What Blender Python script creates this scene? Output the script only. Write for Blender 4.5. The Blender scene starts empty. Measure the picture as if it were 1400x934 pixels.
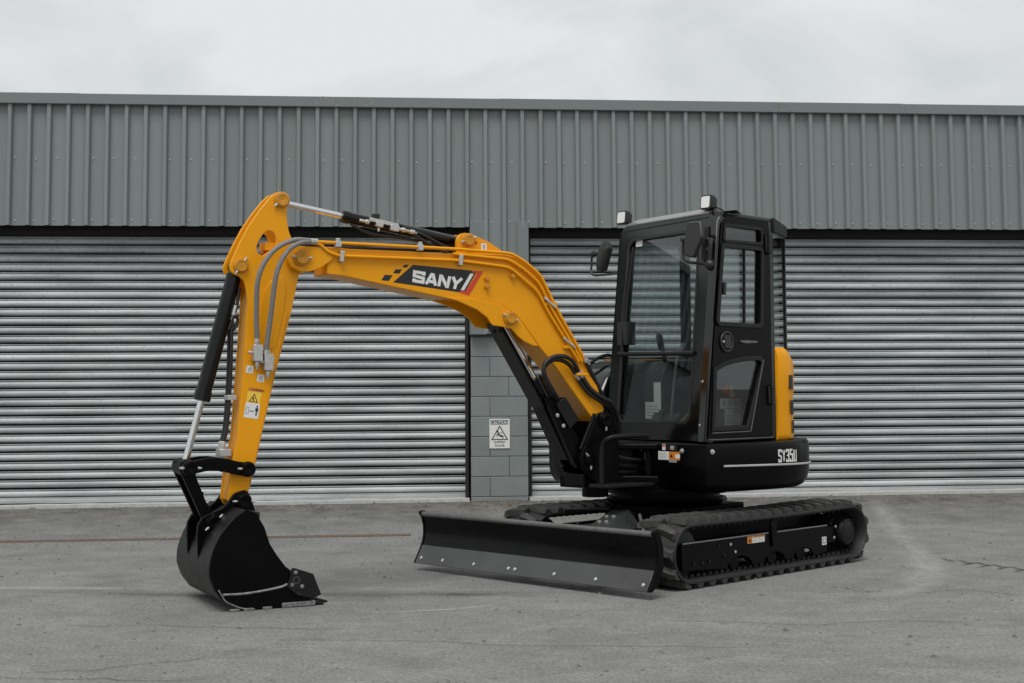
import bpy, bmesh, math, random
from mathutils import Vector, Matrix
R = math.radians
random.seed(7)
scene = bpy.context.scene
COL = scene.collection

# ------------------------------------------------------------------ camera
FPX, HZ, CAMH, ROLL = 1937.0, 529.0, 1.264, 0.006
PITCH = math.atan(FPX / 23500.0)
PRINC = HZ - FPX * math.tan(PITCH)
cam_data = bpy.data.cameras.new('camera')
cam = bpy.data.objects.new('camera', cam_data)
COL.objects.link(cam)
cam_data.sensor_fit = 'HORIZONTAL'
cam_data.sensor_width = 36.0
cam_data.lens = FPX / 1400.0 * 36.0
cam_data.shift_y = -(467.0 - PRINC) / 1400.0
cam_data.clip_start = 0.1
cam_data.clip_end = 3000
f_ = Vector((0, math.cos(PITCH), math.sin(PITCH)))
u_ = Vector((0, -math.sin(PITCH), math.cos(PITCH)))
r_ = Vector((1, 0, 0))
cr = r_ * math.cos(ROLL) - u_ * math.sin(ROLL)
cu = r_ * math.sin(ROLL) + u_ * math.cos(ROLL)
m = Matrix((( cr.x, cu.x, -f_.x, 0), (cr.y, cu.y, -f_.y, 0), (cr.z, cu.z, -f_.z, CAMH), (0, 0, 0, 1)))
cam.matrix_world = m
scene.camera = cam

# ------------------------------------------------------------------ world, sun, exposure
SUN_EL, SUN_AZ = 61.0, 195.0      # azimuth clockwise from +Y, so behind the camera and a little left
world = bpy.data.worlds.new('World')
scene.world = world
world.use_nodes = True
wn, wl = world.node_tree.nodes, world.node_tree.links
wn.clear()
wo = wn.new('ShaderNodeOutputWorld')
bg = wn.new('ShaderNodeBackground'); bg.inputs['Strength'].default_value = 0.1
sky = wn.new('ShaderNodeTexSky'); sky.sky_type = 'NISHITA'; sky.sun_disc = False
sky.sun_elevation = R(SUN_EL); sky.sun_rotation = R(SUN_AZ)
sky.air_density = 1.0; sky.dust_density = 4.0
tc = wn.new('ShaderNodeTexCoord')
mp = wn.new('ShaderNodeMapping'); mp.inputs['Scale'].default_value = (1.0, 1.0, 2.2)
mp.inputs['Location'].default_value = (0.55, 0.2, 0.35)
nz = wn.new('ShaderNodeTexNoise'); nz.inputs['Scale'].default_value = 5.0; nz.inputs['Detail'].default_value = 5; nz.inputs['Roughness'].default_value = 0.48; nz.inputs['Distortion'].default_value = 0.4
rp = wn.new('ShaderNodeValToRGB')
rp.color_ramp.elements[0].position = 0.36; rp.color_ramp.elements[0].color = (4.95, 5.2, 5.2, 1)
rp.color_ramp.elements[1].position = 0.54; rp.color_ramp.elements[1].color = (6.02, 6.1, 6.16, 1)
mx = wn.new('ShaderNodeMixRGB'); mx.inputs['Fac'].default_value = 0.96
wl.new(tc.outputs['Generated'], mp.inputs['Vector']); wl.new(mp.outputs[0], nz.inputs['Vector'])
wl.new(nz.outputs['Fac'], rp.inputs['Fac'])
wl.new(sky.outputs[0], mx.inputs[1]); wl.new(rp.outputs[0], mx.inputs[2])
wl.new(mx.outputs[0], bg.inputs['Color']); wl.new(bg.outputs[0], wo.inputs['Surface'])
sd = bpy.data.lights.new('sun', 'SUN'); sd.energy = 1.5; sd.angle = R(28); sd.color = (1.0, 0.98, 0.95)
sun = bpy.data.objects.new('sun', sd); COL.objects.link(sun)
az, el = R(SUN_AZ), R(SUN_EL)
sdir = Vector((math.sin(az) * math.cos(el), math.cos(az) * math.cos(el), math.sin(el)))
sun.rotation_euler = (-sdir).to_track_quat('-Z', 'Y').to_euler()
sun.location = sdir * 40
scene.view_settings.view_transform = 'Standard'
scene.view_settings.look = 'None'
scene.view_settings.exposure = 0.4
scene.view_settings.gamma = 1.0
scene.view_settings.use_curve_mapping = False

# ------------------------------------------------------------------ materials
MATS = {}
def mat(name, color, rough=0.5, metal=0.0, var=0.0, vscale=6.0, vcol=None, bump=0.0, bscale=60.0,
        coat=0.0, spec=0.5, rvar=0.0, speck=0.0, speckcol=(0.6, 0.6, 0.6), speckscale=90.0, stretch=(1, 1, 1), piece=0.0):
    """painted / metal / rubber surface with procedural colour variation and fine relief"""
    M = bpy.data.materials.new(name); M.use_nodes = True
    N, L = M.node_tree.nodes, M.node_tree.links
    p = N['Principled BSDF']
    p.inputs['Roughness'].default_value = rough; p.inputs['Metallic'].default_value = metal
    p.inputs['Coat Weight'].default_value = coat; p.inputs['Coat Roughness'].default_value = 0.12
    p.inputs['Specular IOR Level'].default_value = spec
    c4 = (*color, 1)
    p.inputs['Base Color'].default_value = c4
    t = N.new('ShaderNodeTexCoord'); mpn = N.new('ShaderNodeMapping'); mpn.inputs['Scale'].default_value = stretch
    L.new(t.outputs['Object'], mpn.inputs['Vector']); V = mpn.outputs[0]
    last = None
    if var > 0:
        n = N.new('ShaderNodeTexNoise'); n.inputs['Scale'].default_value = vscale; n.inputs['Detail'].default_value = 8
        n.inputs['Roughness'].default_value = 0.62
        L.new(V, n.inputs['Vector'])
        rr = N.new('ShaderNodeValToRGB'); rr.color_ramp.elements[0].position = 0.35; rr.color_ramp.elements[1].position = 0.7
        L.new(n.outputs['Fac'], rr.inputs['Fac'])
        mr = N.new('ShaderNodeMath'); mr.operation = 'MULTIPLY'; mr.inputs[1].default_value = var
        L.new(rr.outputs[0], mr.inputs[0])
        mxx = N.new('ShaderNodeMixRGB'); mxx.inputs[1].default_value = c4
        mxx.inputs[2].default_value = (*(vcol or tuple(x * 0.5 for x in color)), 1)
        L.new(mr.outputs[0], mxx.inputs['Fac']); last = mxx.outputs[0]
        if rvar > 0:
            ra = N.new('ShaderNodeMapRange'); ra.inputs['To Min'].default_value = rough - rvar; ra.inputs['To Max'].default_value = rough + rvar
            L.new(n.outputs['Fac'], ra.inputs['Value']); L.new(ra.outputs[0], p.inputs['Roughness'])
    if speck > 0:
        n2 = N.new('ShaderNodeTexNoise'); n2.inputs['Scale'].default_value = speckscale; n2.inputs['Detail'].default_value = 3
        L.new(V, n2.inputs['Vector'])
        r2 = N.new('ShaderNodeValToRGB'); r2.color_ramp.elements[0].position = 0.60; r2.color_ramp.elements[1].position = 0.72
        L.new(n2.outputs['Fac'], r2.inputs['Fac'])
        m2 = N.new('ShaderNodeMath'); m2.operation = 'MULTIPLY'; m2.inputs[1].default_value = speck
        L.new(r2.outputs[0], m2.inputs[0])
        x2 = N.new('ShaderNodeMixRGB'); x2.inputs[1].default_value = c4; x2.inputs[2].default_value = (*speckcol, 1)
        if last: L.new(last, x2.inputs[1])
        L.new(m2.outputs[0], x2.inputs['Fac']); last = x2.outputs[0]
    if piece > 0:      # every sheet, block or slat has a slightly different tone
        oi = N.new('ShaderNodeObjectInfo'); pr = N.new('ShaderNodeMapRange'); pr.inputs['To Min'].default_value = 1 - piece; pr.inputs['To Max'].default_value = 1 + piece
        L.new(oi.outputs['Random'], pr.inputs['Value']); hs = N.new('ShaderNodeMixRGB'); hs.blend_type = 'MULTIPLY'; hs.inputs['Fac'].default_value = 1
        hs.inputs[1].default_value = c4
        if last: L.new(last, hs.inputs[1])
        L.new(pr.outputs[0], hs.inputs[2]); last = hs.outputs[0]
    if last: L.new(last, p.inputs['Base Color'])
    if bump > 0:
        nb = N.new('ShaderNodeTexNoise'); nb.inputs['Scale'].default_value = bscale; nb.inputs['Detail'].default_value = 5
        L.new(V, nb.inputs['Vector'])
        bb = N.new('ShaderNodeBump'); bb.inputs['Strength'].default_value = bump; bb.inputs['Distance'].default_value = 0.01
        L.new(nb.outputs['Fac'], bb.inputs['Height']); L.new(bb.outputs[0], p.inputs['Normal'])
    MATS[name] = M
    return M

mat('yellow', (0.83, 0.345, 0.004), 0.34, var=0.35, vscale=3.5, vcol=(0.70, 0.275, 0.003), coat=0.03, spec=0.22, speck=0.08, speckcol=(0.42, 0.30, 0.12), speckscale=16, bump=0.02, bscale=220, rvar=0.06)
mat('yellow_pin', (0.60, 0.26, 0.008), 0.42, var=0.3, vscale=30)
mat('black_paint', (0.0012, 0.0012, 0.0013), 0.33, var=0.5, vscale=5, vcol=(0.0035, 0.0035, 0.0035), spec=0.11, rvar=0.1, bump=0.015, bscale=150)
mat('black_gloss', (0.003, 0.003, 0.0032), 0.13, var=0.4, vscale=4, vcol=(0.005, 0.005, 0.005), spec=0.6, rvar=0.04)
mat('black_enamel', (0.002, 0.002, 0.0022), 0.2, var=0.4, vscale=6, spec=0.34, rvar=0.05)
mat('lit_steel', (0.034, 0.036, 0.037), 0.3, var=0.8, vscale=5, vcol=(0.06, 0.062, 0.063), spec=0.7, rvar=0.1)  # paler base paints in the light on lower blade and cover plate
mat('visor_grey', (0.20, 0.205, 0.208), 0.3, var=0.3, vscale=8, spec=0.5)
mat('black_satin', (0.007, 0.0072, 0.0074), 0.45, var=0.5, vscale=7, vcol=(0.013, 0.013, 0.013), spec=0.25, bump=0.03, bscale=200)
mat('worn_black', (0.005, 0.005, 0.005), 0.42, var=0.5, vscale=9, vcol=(0.014, 0.0135, 0.013), spec=0.3, rvar=0.14, speck=0.25, speckcol=(0.10, 0.10, 0.095), speckscale=45, bump=0.04, bscale=90)
mat('blade_steel', (0.0018, 0.0018, 0.0019), 0.28, var=0.6, vscale=6, vcol=(0.004, 0.004, 0.004), spec=0.15, rvar=0.12, speck=0.06, speckcol=(0.05, 0.05, 0.05), speckscale=30)
mat('bare_edge', (0.30, 0.30, 0.29), 0.5, metal=0.6, var=0.7, vscale=40, vcol=(0.05, 0.05, 0.05))
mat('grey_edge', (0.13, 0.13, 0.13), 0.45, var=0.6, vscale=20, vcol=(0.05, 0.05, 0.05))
mat('rubber', (0.010, 0.010, 0.0098), 0.62, var=0.6, vscale=9, vcol=(0.022, 0.0215, 0.0205), bump=0.12, bscale=120, speck=0.15, speckcol=(0.07, 0.067, 0.06), speckscale=26)
mat('rubber_lug', (0.022, 0.0216, 0.021), 0.6, var=0.8, vscale=12, vcol=(0.060, 0.058, 0.054), bump=0.15, bscale=90, speck=0.4, speckcol=(0.14, 0.135, 0.12), speckscale=30)  # dusty rubber, with skylight on the lug tops painted in as lighter tone
mat('hose_black', (0.012, 0.012, 0.012), 0.5, var=0.3, vscale=20)
mat('hose_grey', (0.23, 0.225, 0.215), 0.62, var=0.5, vscale=60, vcol=(0.13, 0.13, 0.125), bump=0.3, bscale=400)
mat('chrome', (0.72, 0.72, 0.72), 0.13, metal=1.0, var=0.2, vscale=30)
mat('zinc', (0.62, 0.62, 0.60), 0.38, metal=0.7, var=0.6, vscale=60, vcol=(0.35, 0.35, 0.34))
mat('white_print', (0.74, 0.74, 0.72), 0.5, var=0.1, vscale=20)
mat('dark_print', (0.012, 0.013, 0.014), 0.45, var=0.1)
mat('grey_print', (0.28, 0.28, 0.28), 0.5)
mat('strip_grey', (0.46, 0.46, 0.45), 0.45, var=0.2)
mat('red_print', (0.60, 0.055, 0.02), 0.42, var=0.1)
mat('orange_print', (0.62, 0.20, 0.02), 0.45)
mat('yellow_print', (0.85, 0.56, 0.06), 0.45)
mat('seat_fabric', (0.018, 0.018, 0.019), 0.85, bump=0.2, bscale=300)
mat('lever_brown', (0.075, 0.055, 0.02), 0.55, var=0.6, vscale=30)
mat('cladding_paint', (0.211, 0.237, 0.236), 0.46, var=0.22, vscale=1.6, vcol=(0.185, 0.208, 0.208), spec=0.4, bump=0.01, bscale=20, speck=0.06, speckcol=(0.4, 0.4, 0.38), speckscale=60, stretch=(1, 1, 0.35), piece=0.05)
mat('flashing_paint', (0.18, 0.203, 0.204), 0.46, var=0.22, vscale=2, vcol=(0.155, 0.175, 0.176), spec=0.4)
mat('block_paint', (0.212, 0.238, 0.238), 0.62, var=0.6, vscale=5, vcol=(0.165, 0.187, 0.188), bump=0.18, bscale=110, speck=0.05, speckcol=(0.3, 0.3, 0.3), speckscale=50, piece=0.06)
mat('mortar_paint', (0.10, 0.115, 0.12), 0.75, bump=0.2, bscale=150)
mat('concrete', (0.52, 0.52, 0.50), 0.85, var=0.6, vscale=14, vcol=(0.30, 0.30, 0.285), bump=0.3, bscale=80)
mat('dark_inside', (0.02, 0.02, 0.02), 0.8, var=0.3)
mat('rust', (0.145, 0.082, 0.05), 0.85, var=1.0, vscale=5, vcol=(0.13, 0.12, 0.105), bump=0.4, bscale=150)
mat('pebble', (0.24, 0.235, 0.22), 0.85, var=0.9, vscale=3, vcol=(0.07, 0.07, 0.068))
mat('leaf_litter', (0.17, 0.14, 0.10), 0.8, var=1.0, vscale=9, vcol=(0.07, 0.062, 0.052))
mat('lichen', (0.36, 0.36, 0.30), 0.9, var=0.6, vscale=40)
mat('hillside', (0.035, 0.045, 0.025), 0.9, var=0.8, vscale=0.2, vcol=(0.015, 0.02, 0.012))
mat('plastic_black', (0.016, 0.016, 0.0165), 0.42, var=0.3, vscale=20, spec=0.45)
mat('lens_red', (0.5, 0.01, 0.01), 0.3)

def slat_material():
    """galvanised roller curtain: grey zinc with dull streaks and white oxide speckle, dirtier towards the top of the curtain"""
    M = bpy.data.materials.new('galvanised_slat'); M.use_nodes = True
    N, L = M.node_tree.nodes, M.node_tree.links
    p = N['Principled BSDF']; p.inputs['Metallic'].default_value = 0.15; p.inputs['Roughness'].default_value = 0.5
    t = N.new('ShaderNodeNewGeometry')
    a = N.new('ShaderNodeMapping'); a.inputs['Scale'].default_value = (0.35, 0.35, 3.0); L.new(t.outputs['Position'], a.inputs['Vector'])
    n1 = N.new('ShaderNodeTexNoise'); n1.inputs['Scale'].default_value = 3.0; n1.inputs['Detail'].default_value = 7; L.new(a.outputs[0], n1.inputs['Vector'])
    r1 = N.new('ShaderNodeValToRGB')
    r1.color_ramp.elements[0].position = 0.33; r1.color_ramp.elements[0].color = (0.29, 0.315, 0.32, 1)
    r1.color_ramp.elements[1].position = 0.66; r1.color_ramp.elements[1].color = (0.51, 0.54, 0.546, 1)
    L.new(n1.outputs['Fac'], r1.inputs['Fac'])
    b = N.new('ShaderNodeMapping'); b.inputs['Scale'].default_value = (1.0, 1.0, 2.2); L.new(t.outputs['Position'], b.inputs['Vector'])
    n2 = N.new('ShaderNodeTexNoise'); n2.inputs['Scale'].default_value = 26; n2.inputs['Detail'].default_value = 5; n2.inputs['Roughness'].default_value = 0.7; L.new(b.outputs[0], n2.inputs['Vector'])
    r2 = N.new('ShaderNodeValToRGB'); r2.color_ramp.elements[0].position = 0.57; r2.color_ramp.elements[1].position = 0.70
    L.new(n2.outputs['Fac'], r2.inputs['Fac'])
    # speckle is stronger on the upper slats, where rain never washes
    s = N.new('ShaderNodeSeparateXYZ'); L.new(t.outputs['Position'], s.inputs[0])
    mr = N.new('ShaderNodeMapRange'); mr.inputs['From Min'].default_value = 0.9; mr.inputs['From Max'].default_value = 2.9
    mr.inputs['To Min'].default_value = 0.35; mr.inputs['To Max'].default_value = 0.95; L.new(s.outputs['Z'], mr.inputs['Value'])
    mm = N.new('ShaderNodeMath'); mm.operation = 'MULTIPLY'; L.new(r2.outputs[0], mm.inputs[0]); L.new(mr.outputs[0], mm.inputs[1])
    x = N.new('ShaderNodeMixRGB'); x.inputs[2].default_value = (0.10, 0.105, 0.105, 1); L.new(mm.outputs[0], x.inputs['Fac']); L.new(r1.outputs[0], x.inputs[1])
    n3 = N.new('ShaderNodeTexNoise'); n3.inputs['Scale'].default_value = 60; n3.inputs['Detail'].default_value = 2; L.new(t.outputs['Position'], n3.inputs['Vector'])
    r3 = N.new('ShaderNodeValToRGB'); r3.color_ramp.elements[0].position = 0.62; r3.color_ramp.elements[1].position = 0.72; L.new(n3.outputs['Fac'], r3.inputs['Fac'])
    m3 = N.new('ShaderNodeMath'); m3.operation = 'MULTIPLY'; m3.inputs[1].default_value = 0.6; L.new(r3.outputs[0], m3.inputs[0])
    x3 = N.new('ShaderNodeMixRGB'); x3.inputs[2].default_value = (0.62, 0.63, 0.63, 1); L.new(m3.outputs[0], x3.inputs['Fac']); L.new(x.outputs[0], x3.inputs[1])
    oi = N.new('ShaderNodeObjectInfo'); pr = N.new('ShaderNodeMapRange'); pr.inputs['To Min'].default_value = 0.84; pr.inputs['To Max'].default_value = 1.08; L.new(oi.outputs['Random'], pr.inputs['Value'])
    hs = N.new('ShaderNodeMixRGB'); hs.blend_type = 'MULTIPLY'; hs.inputs['Fac'].default_value = 1; L.new(x3.outputs[0], hs.inputs[1]); L.new(pr.outputs[0], hs.inputs[2])
    L.new(hs.outputs[0], p.inputs['Base Color'])
    ra = N.new('ShaderNodeMapRange'); ra.inputs['To Min'].default_value = 0.4; ra.inputs['To Max'].default_value = 0.7
    L.new(n1.outputs['Fac'], ra.inputs['Value']); L.new(ra.outputs[0], p.inputs['Roughness'])
    bb = N.new('ShaderNodeBump'); bb.inputs['Strength'].default_value = 0.12; bb.inputs['Distance'].default_value = 0.01
    L.new(n1.outputs['Fac'], bb.inputs['Height']); L.new(bb.outputs[0], p.inputs['Normal'])
    MATS['galvanised_slat'] = M
slat_material()

def asphalt_material():
    M = bpy.data.materials.new('asphalt'); M.use_nodes = True
    N, L = M.node_tree.nodes, M.node_tree.links
    p = N['Principled BSDF']; p.inputs['Roughness'].default_value = 0.85; p.inputs['Specular IOR Level'].default_value = 0.3
    t = N.new('ShaderNodeNewGeometry'); P = t.outputs['Position']
    def noise(scale, detail, rough=0.55, vec=None):
        n = N.new('ShaderNodeTexNoise'); n.inputs['Scale'].default_value = scale; n.inputs['Detail'].default_value = detail; n.inputs['Roughness'].default_value = rough
        L.new(vec or P, n.inputs['Vector']); return n.outputs['Fac']
    def ramp(v, a, b, ca, cb):
        r = N.new('ShaderNodeValToRGB'); r.color_ramp.elements[0].position = a; r.color_ramp.elements[1].position = b
        r.color_ramp.elements[0].color = (*ca, 1); r.color_ramp.elements[1].color = (*cb, 1); L.new(v, r.inputs['Fac']); return r.outputs[0]
    def mixc(f, a, b, k=1.0, mode='MIX'):
        x = N.new('ShaderNodeMixRGB'); x.blend_type = mode
        if k != 1.0:
            q = N.new('ShaderNodeMath'); q.operation = 'MULTIPLY'; q.inputs[1].default_value = k; L.new(f, q.inputs[0]); f = q.outputs[0]
        L.new(f, x.inputs['Fac'])
        for i, v in ((1, a), (2, b)):
            if isinstance(v, tuple): x.inputs[i].default_value = (*v, 1)
            else: L.new(v, x.inputs[i])
        return x.outputs[0]
    W, B = (1, 1, 1), (0, 0, 0)
    st = N.new('ShaderNodeMapping'); st.inputs['Scale'].default_value = (0.75, 1.0, 1.0); st.inputs['Rotation'].default_value = (0, 0, R(6)); L.new(P, st.inputs['Vector'])
    base = ramp(noise(0.8, 7, 0.6, st.outputs[0]), 0.3, 0.7, (0.178, 0.180, 0.175), (0.232, 0.234, 0.227))
    base = mixc(ramp(noise(3.2, 8, 0.7, st.outputs[0]), 0.48, 0.68, B, W), base, (0.275, 0.275, 0.267), 0.6)     # pale worn patches
    base = mixc(ramp(noise(1.4, 8, 0.7), 0.52, 0.70, B, W), base, (0.11, 0.11, 0.107), 0.6)
    base = mixc(ramp(noise(18, 6, 0.75, st.outputs[0]), 0.50, 0.66, B, W), base, (0.13, 0.13, 0.127), 0.55)                       # dark oily patches
    grain = ramp(noise(52, 5, 0.8), 0.34, 0.66, (0.38, 0.38, 0.38), (1.6, 1.6, 1.6))
    vv = N.new('ShaderNodeValue'); vv.outputs[0].default_value = 0.7
    base = mixc(vv.outputs[0], base, grain, 1.0, 'MULTIPLY')
    base = mixc(ramp(noise(80, 3, 0.65), 0.64, 0.70, B, W), base, (0.42, 0.415, 0.40), 0.7)                         # light chips of aggregate
    base = mixc(ramp(noise(60, 3, 0.65), 0.31, 0.35, W, B), base, (0.05, 0.05, 0.05), 0.6)
    # silt that gathers on the apron in front of the doors
    sx = N.new('ShaderNodeSeparateXYZ'); L.new(P, sx.inputs[0])
    k1 = N.new('ShaderNodeMath'); k1.operation = 'MULTIPLY_ADD'; k1.inputs[1].default_value = -0.0928; L.new(sx.outputs['X'], k1.inputs[0]); L.new(sx.outputs['Y'], k1.inputs[2])
    k2 = N.new('ShaderNodeMath'); k2.operation = 'MULTIPLY_ADD'; k2.inputs[1].default_value = 1.6; L.new(noise(1.1, 6, 0.65), k2.inputs[0]); L.new(k1.outputs[0], k2.inputs[2])
    band = N.new('ShaderNodeMapRange'); band.inputs['From Min'].default_value = 13.35; band.inputs['From Max'].default_value = 14.7; L.new(k2.outputs[0], band.inputs['Value'])
    silt = ramp(noise(4, 8, 0.75), 0.38, 0.66, (0.065, 0.062, 0.057), (0.205, 0.196, 0.175))
    base = mixc(band.outputs[0], base, silt, 0.85)
    L.new(base, p.inputs['Base Color'])
    b1 = N.new('ShaderNodeBump'); b1.inputs['Strength'].default_value = 0.5; b1.inputs['Distance'].default_value = 0.012; L.new(noise(110, 4, 0.7), b1.inputs['Height'])
    b2 = N.new('ShaderNodeBump'); b2.inputs['Strength'].default_value = 0.35; b2.inputs['Distance'].default_value = 0.05; L.new(noise(3.0, 5, 0.6), b2.inputs['Height']); L.new(b1.outputs[0], b2.inputs['Normal'])
    L.new(b2.outputs[0], p.inputs['Normal'])
    MATS['asphalt'] = M
asphalt_material()

def mark_material(name, color, strength, nscale=14.0, lo=0.35, hi=0.65, stretch=(1, 1, 1)):
    """worn mark lying on the asphalt; fades at its edges with the mesh's own 'fade' attribute"""
    M = bpy.data.materials.new(name); M.use_nodes = True
    N, L = M.node_tree.nodes, M.node_tree.links
    p = N['Principled BSDF']; p.inputs['Base Color'].default_value = (*color, 1); p.inputs['Roughness'].default_value = 0.9
    at = N.new('ShaderNodeAttribute'); at.attribute_name = 'fade'
    t = N.new('ShaderNodeNewGeometry'); a = N.new('ShaderNodeMapping'); a.inputs['Scale'].default_value = stretch; L.new(t.outputs['Position'], a.inputs['Vector'])
    n = N.new('ShaderNodeTexNoise'); n.inputs['Scale'].default_value = nscale; n.inputs['Detail'].default_value = 6; n.inputs['Roughness'].default_value = 0.7; L.new(a.outputs[0], n.inputs['Vector'])
    mr = N.new('ShaderNodeMapRange'); mr.inputs['From Min'].default_value = lo; mr.inputs['From Max'].default_value = hi; L.new(n.outputs['Fac'], mr.inputs['Value'])
    k = N.new('ShaderNodeMath'); k.operation = 'MULTIPLY'; L.new(at.outputs['Fac'], k.inputs[0]); L.new(mr.outputs[0], k.inputs[1])
    k2 = N.new('ShaderNodeMath'); k2.operation = 'MULTIPLY'; k2.inputs[1].default_value = strength; L.new(k.outputs[0], k2.inputs[0])
    tr = N.new('ShaderNodeBsdfTransparent'); mxs = N.new('ShaderNodeMixShader')
    L.new(k2.outputs[0], mxs.inputs['Fac']); L.new(tr.outputs[0], mxs.inputs[1]); L.new(p.outputs[0], mxs.inputs[2])
    L.new(mxs.outputs[0], N['Material Output'].inputs['Surface'])
    MATS[name] = M
mark_material('pale_scuff', (0.46, 0.46, 0.445), 0.55, 4, 0.2, 0.66, (2, 1, 1))
mark_material('dark_mark', (0.05, 0.05, 0.05), 0.6, 10, 0.1, 0.55)
mark_material('soft_mark', (0.05, 0.05, 0.05), 0.55, 5, 0.3, 0.75, (0.5, 1.5, 1))
mark_material('crack_dark', (0.02, 0.02, 0.02), 0.9, 8, 0.3, 0.5)

def glass_material(name, tint, ior=1.5, rough=0.0, gain=1.0):
    M = bpy.data.materials.new(name); M.use_nodes = True
    N, L = M.node_tree.nodes, M.node_tree.links
    N.remove(N['Principled BSDF'])
    lw = N.new('ShaderNodeLayerWeight'); lw.inputs['Blend'].default_value = 0.5
    fr = N.new('ShaderNodeMath'); fr.operation = 'POWER'; fr.inputs[1].default_value = 4.0; L.new(lw.outputs['Facing'], fr.inputs[0])
    g = N.new('ShaderNodeMath'); g.operation = 'MULTIPLY_ADD'; g.use_clamp = True; g.inputs[1].default_value = gain; g.inputs[2].default_value = 0.06
    L.new(fr.outputs[0], g.inputs[0])
    tr = N.new('ShaderNodeBsdfTransparent'); tr.inputs['Color'].default_value = (*tint, 1)
    gl = N.new('ShaderNodeBsdfGlossy'); gl.inputs['Roughness'].default_value = rough
    mxs = N.new('ShaderNodeMixShader'); L.new(g.outputs[0], mxs.inputs['Fac']); L.new(tr.outputs[0], mxs.inputs[1]); L.new(gl.outputs[0], mxs.inputs[2])
    L.new(mxs.outputs[0], N['Material Output'].inputs['Surface'])
    MATS[name] = M
glass_material('cab_glass', (0.82, 0.85, 0.85), 1.5, 0.0, 1.1)
glass_material('lamp_glass', (0.95, 0.95, 0.95), 1.45)
mat('lamp_reflector', (0.85, 0.85, 0.84), 0.35, metal=0.2)

# ------------------------------------------------------------------ mesh helpers
def finish(name, bm, mats, parent=None, bevel=0.0, smooth=35, seg=2, frame=None):
    bmesh.ops.recalc_face_normals(bm, faces=bm.faces)
    me = bpy.data.meshes.new(name); bm.to_mesh(me); bm.free()
    return finish_mesh(name, me, mats, parent, bevel, smooth, seg, frame)
def finish_mesh(name, me, mats, parent=None, bevel=0.0, smooth=35, seg=2, frame=None):
    if isinstance(mats, str): mats = [mats]
    for q in mats: me.materials.append(MATS[q])
    if smooth:
        me.polygons.foreach_set('use_smooth', [True] * len(me.polygons)); me.set_sharp_from_angle(angle=R(smooth))
    o = bpy.data.objects.new(name, me); COL.objects.link(o)
    if parent: o.parent = parent
    if frame: o.location, o.rotation_euler = frame[0], (0, 0, frame[1])
    if bevel:
        b = o.modifiers.new('bevel', 'BEVEL'); b.width = bevel; b.segments = seg; b.limit_method = 'ANGLE'; b.angle_limit = R(40)
    return o
def empty(name, loc, rz, label=None, cat=None, group=None):
    o = bpy.data.objects.new(name, None); COL.objects.link(o); o.location = loc; o.rotation_euler = (0, 0, rz)
    o.empty_display_size = 0.3
    if label: tag(o, label, cat, group)
    return o
def tag(o, label=None, cat=None, group=None, kind=None):
    if label: o['label'] = label
    if cat: o['category'] = cat
    if group: o['group'] = group
    if kind: o['kind'] = kind
    return o
NB = bmesh.new
def face(bm, co, mi=0):
    f = bm.faces.new([bm.verts.new(c) for c in co]); f.material_index = mi; return f
def loft(bm, loops, closed=True, caps=True, mi=0):
    vs = [[bm.verts.new(c) for c in lp] for lp in loops]
    n = len(loops[0])
    for a, b in zip(vs[:-1], vs[1:]):
        for i in range(n if closed else n - 1):
            j = (i + 1) % n
            f = bm.faces.new((a[i], a[j], b[j], b[i])); f.material_index = mi
    if caps:
        for q in (vs[0], vs[-1]):
            f = bm.faces.new(q); f.material_index = mi
def prism(bm, pts, mapf, t0, t1, holes=(), mi=0):
    """polygon (u,v) with holes extruded from t0 to t1; mapf(u,v,t) -> xyz"""
    loops = [list(pts)] + [list(h) for h in holes]
    if not holes:
        loft(bm, [[mapf(u, v, t) for u, v in pts] for t in (t0, t1)], mi=mi); return
    for t in (t0, t1):
        es = []
        for lp in loops:
            vs = [bm.verts.new(mapf(u, v, t)) for u, v in lp]
            es += [bm.edges.new((vs[i], vs[(i + 1) % len(vs)])) for i in range(len(vs))]
        r = bmesh.ops.triangle_fill(bm, use_beauty=True, use_dissolve=False, edges=es)
        for g in r['geom']:
            if isinstance(g, bmesh.types.BMFace): g.material_index = mi
    for lp in loops:
        loft(bm, [[mapf(u, v, t) for u, v in lp] for t in (t0, t1)], caps=False, mi=mi)
    bmesh.ops.remove_doubles(bm, verts=bm.verts, dist=1e-6)
XZ = lambda u, v, t: (u, t, v)
XY = lambda u, v, t: (u, v, t)
YZ = lambda u, v, t: (t, u, v)
def box(bm, a, b, mi=0):
    loft(bm, [[(a[0], a[1], z), (b[0], a[1], z), (b[0], b[1], z), (a[0], b[1], z)] for z in (a[2], b[2])], mi=mi)
def ring(c, ax, r, n, ph=0.0):
    ax = Vector(ax).normalized(); s = Vector((0, 0, 1)) if abs(ax.z) < 0.9 else Vector((1, 0, 0))
    p = ax.cross(s).normalized(); q = ax.cross(p)
    return [tuple(Vector(c) + (p * math.cos(ph + 2 * math.pi * i / n) + q * math.sin(ph + 2 * math.pi * i / n)) * r) for i in range(n)]
def tube(bm, a, b, r, n=16, r2=None, mi=0, caps=True):
    d = Vector(b) - Vector(a)
    loft(bm, [ring(a, d, r, n), ring(b, d, r if r2 is None else r2, n)], mi=mi, caps=caps)
def lathe(bm, a, d, prof, n=20, mi=0):
    a = Vector(a); d = Vector(d).normalized()
    loft(bm, [ring(a + d * h, d, max(r, 1e-4), n) for h, r in prof], mi=mi)
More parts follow.
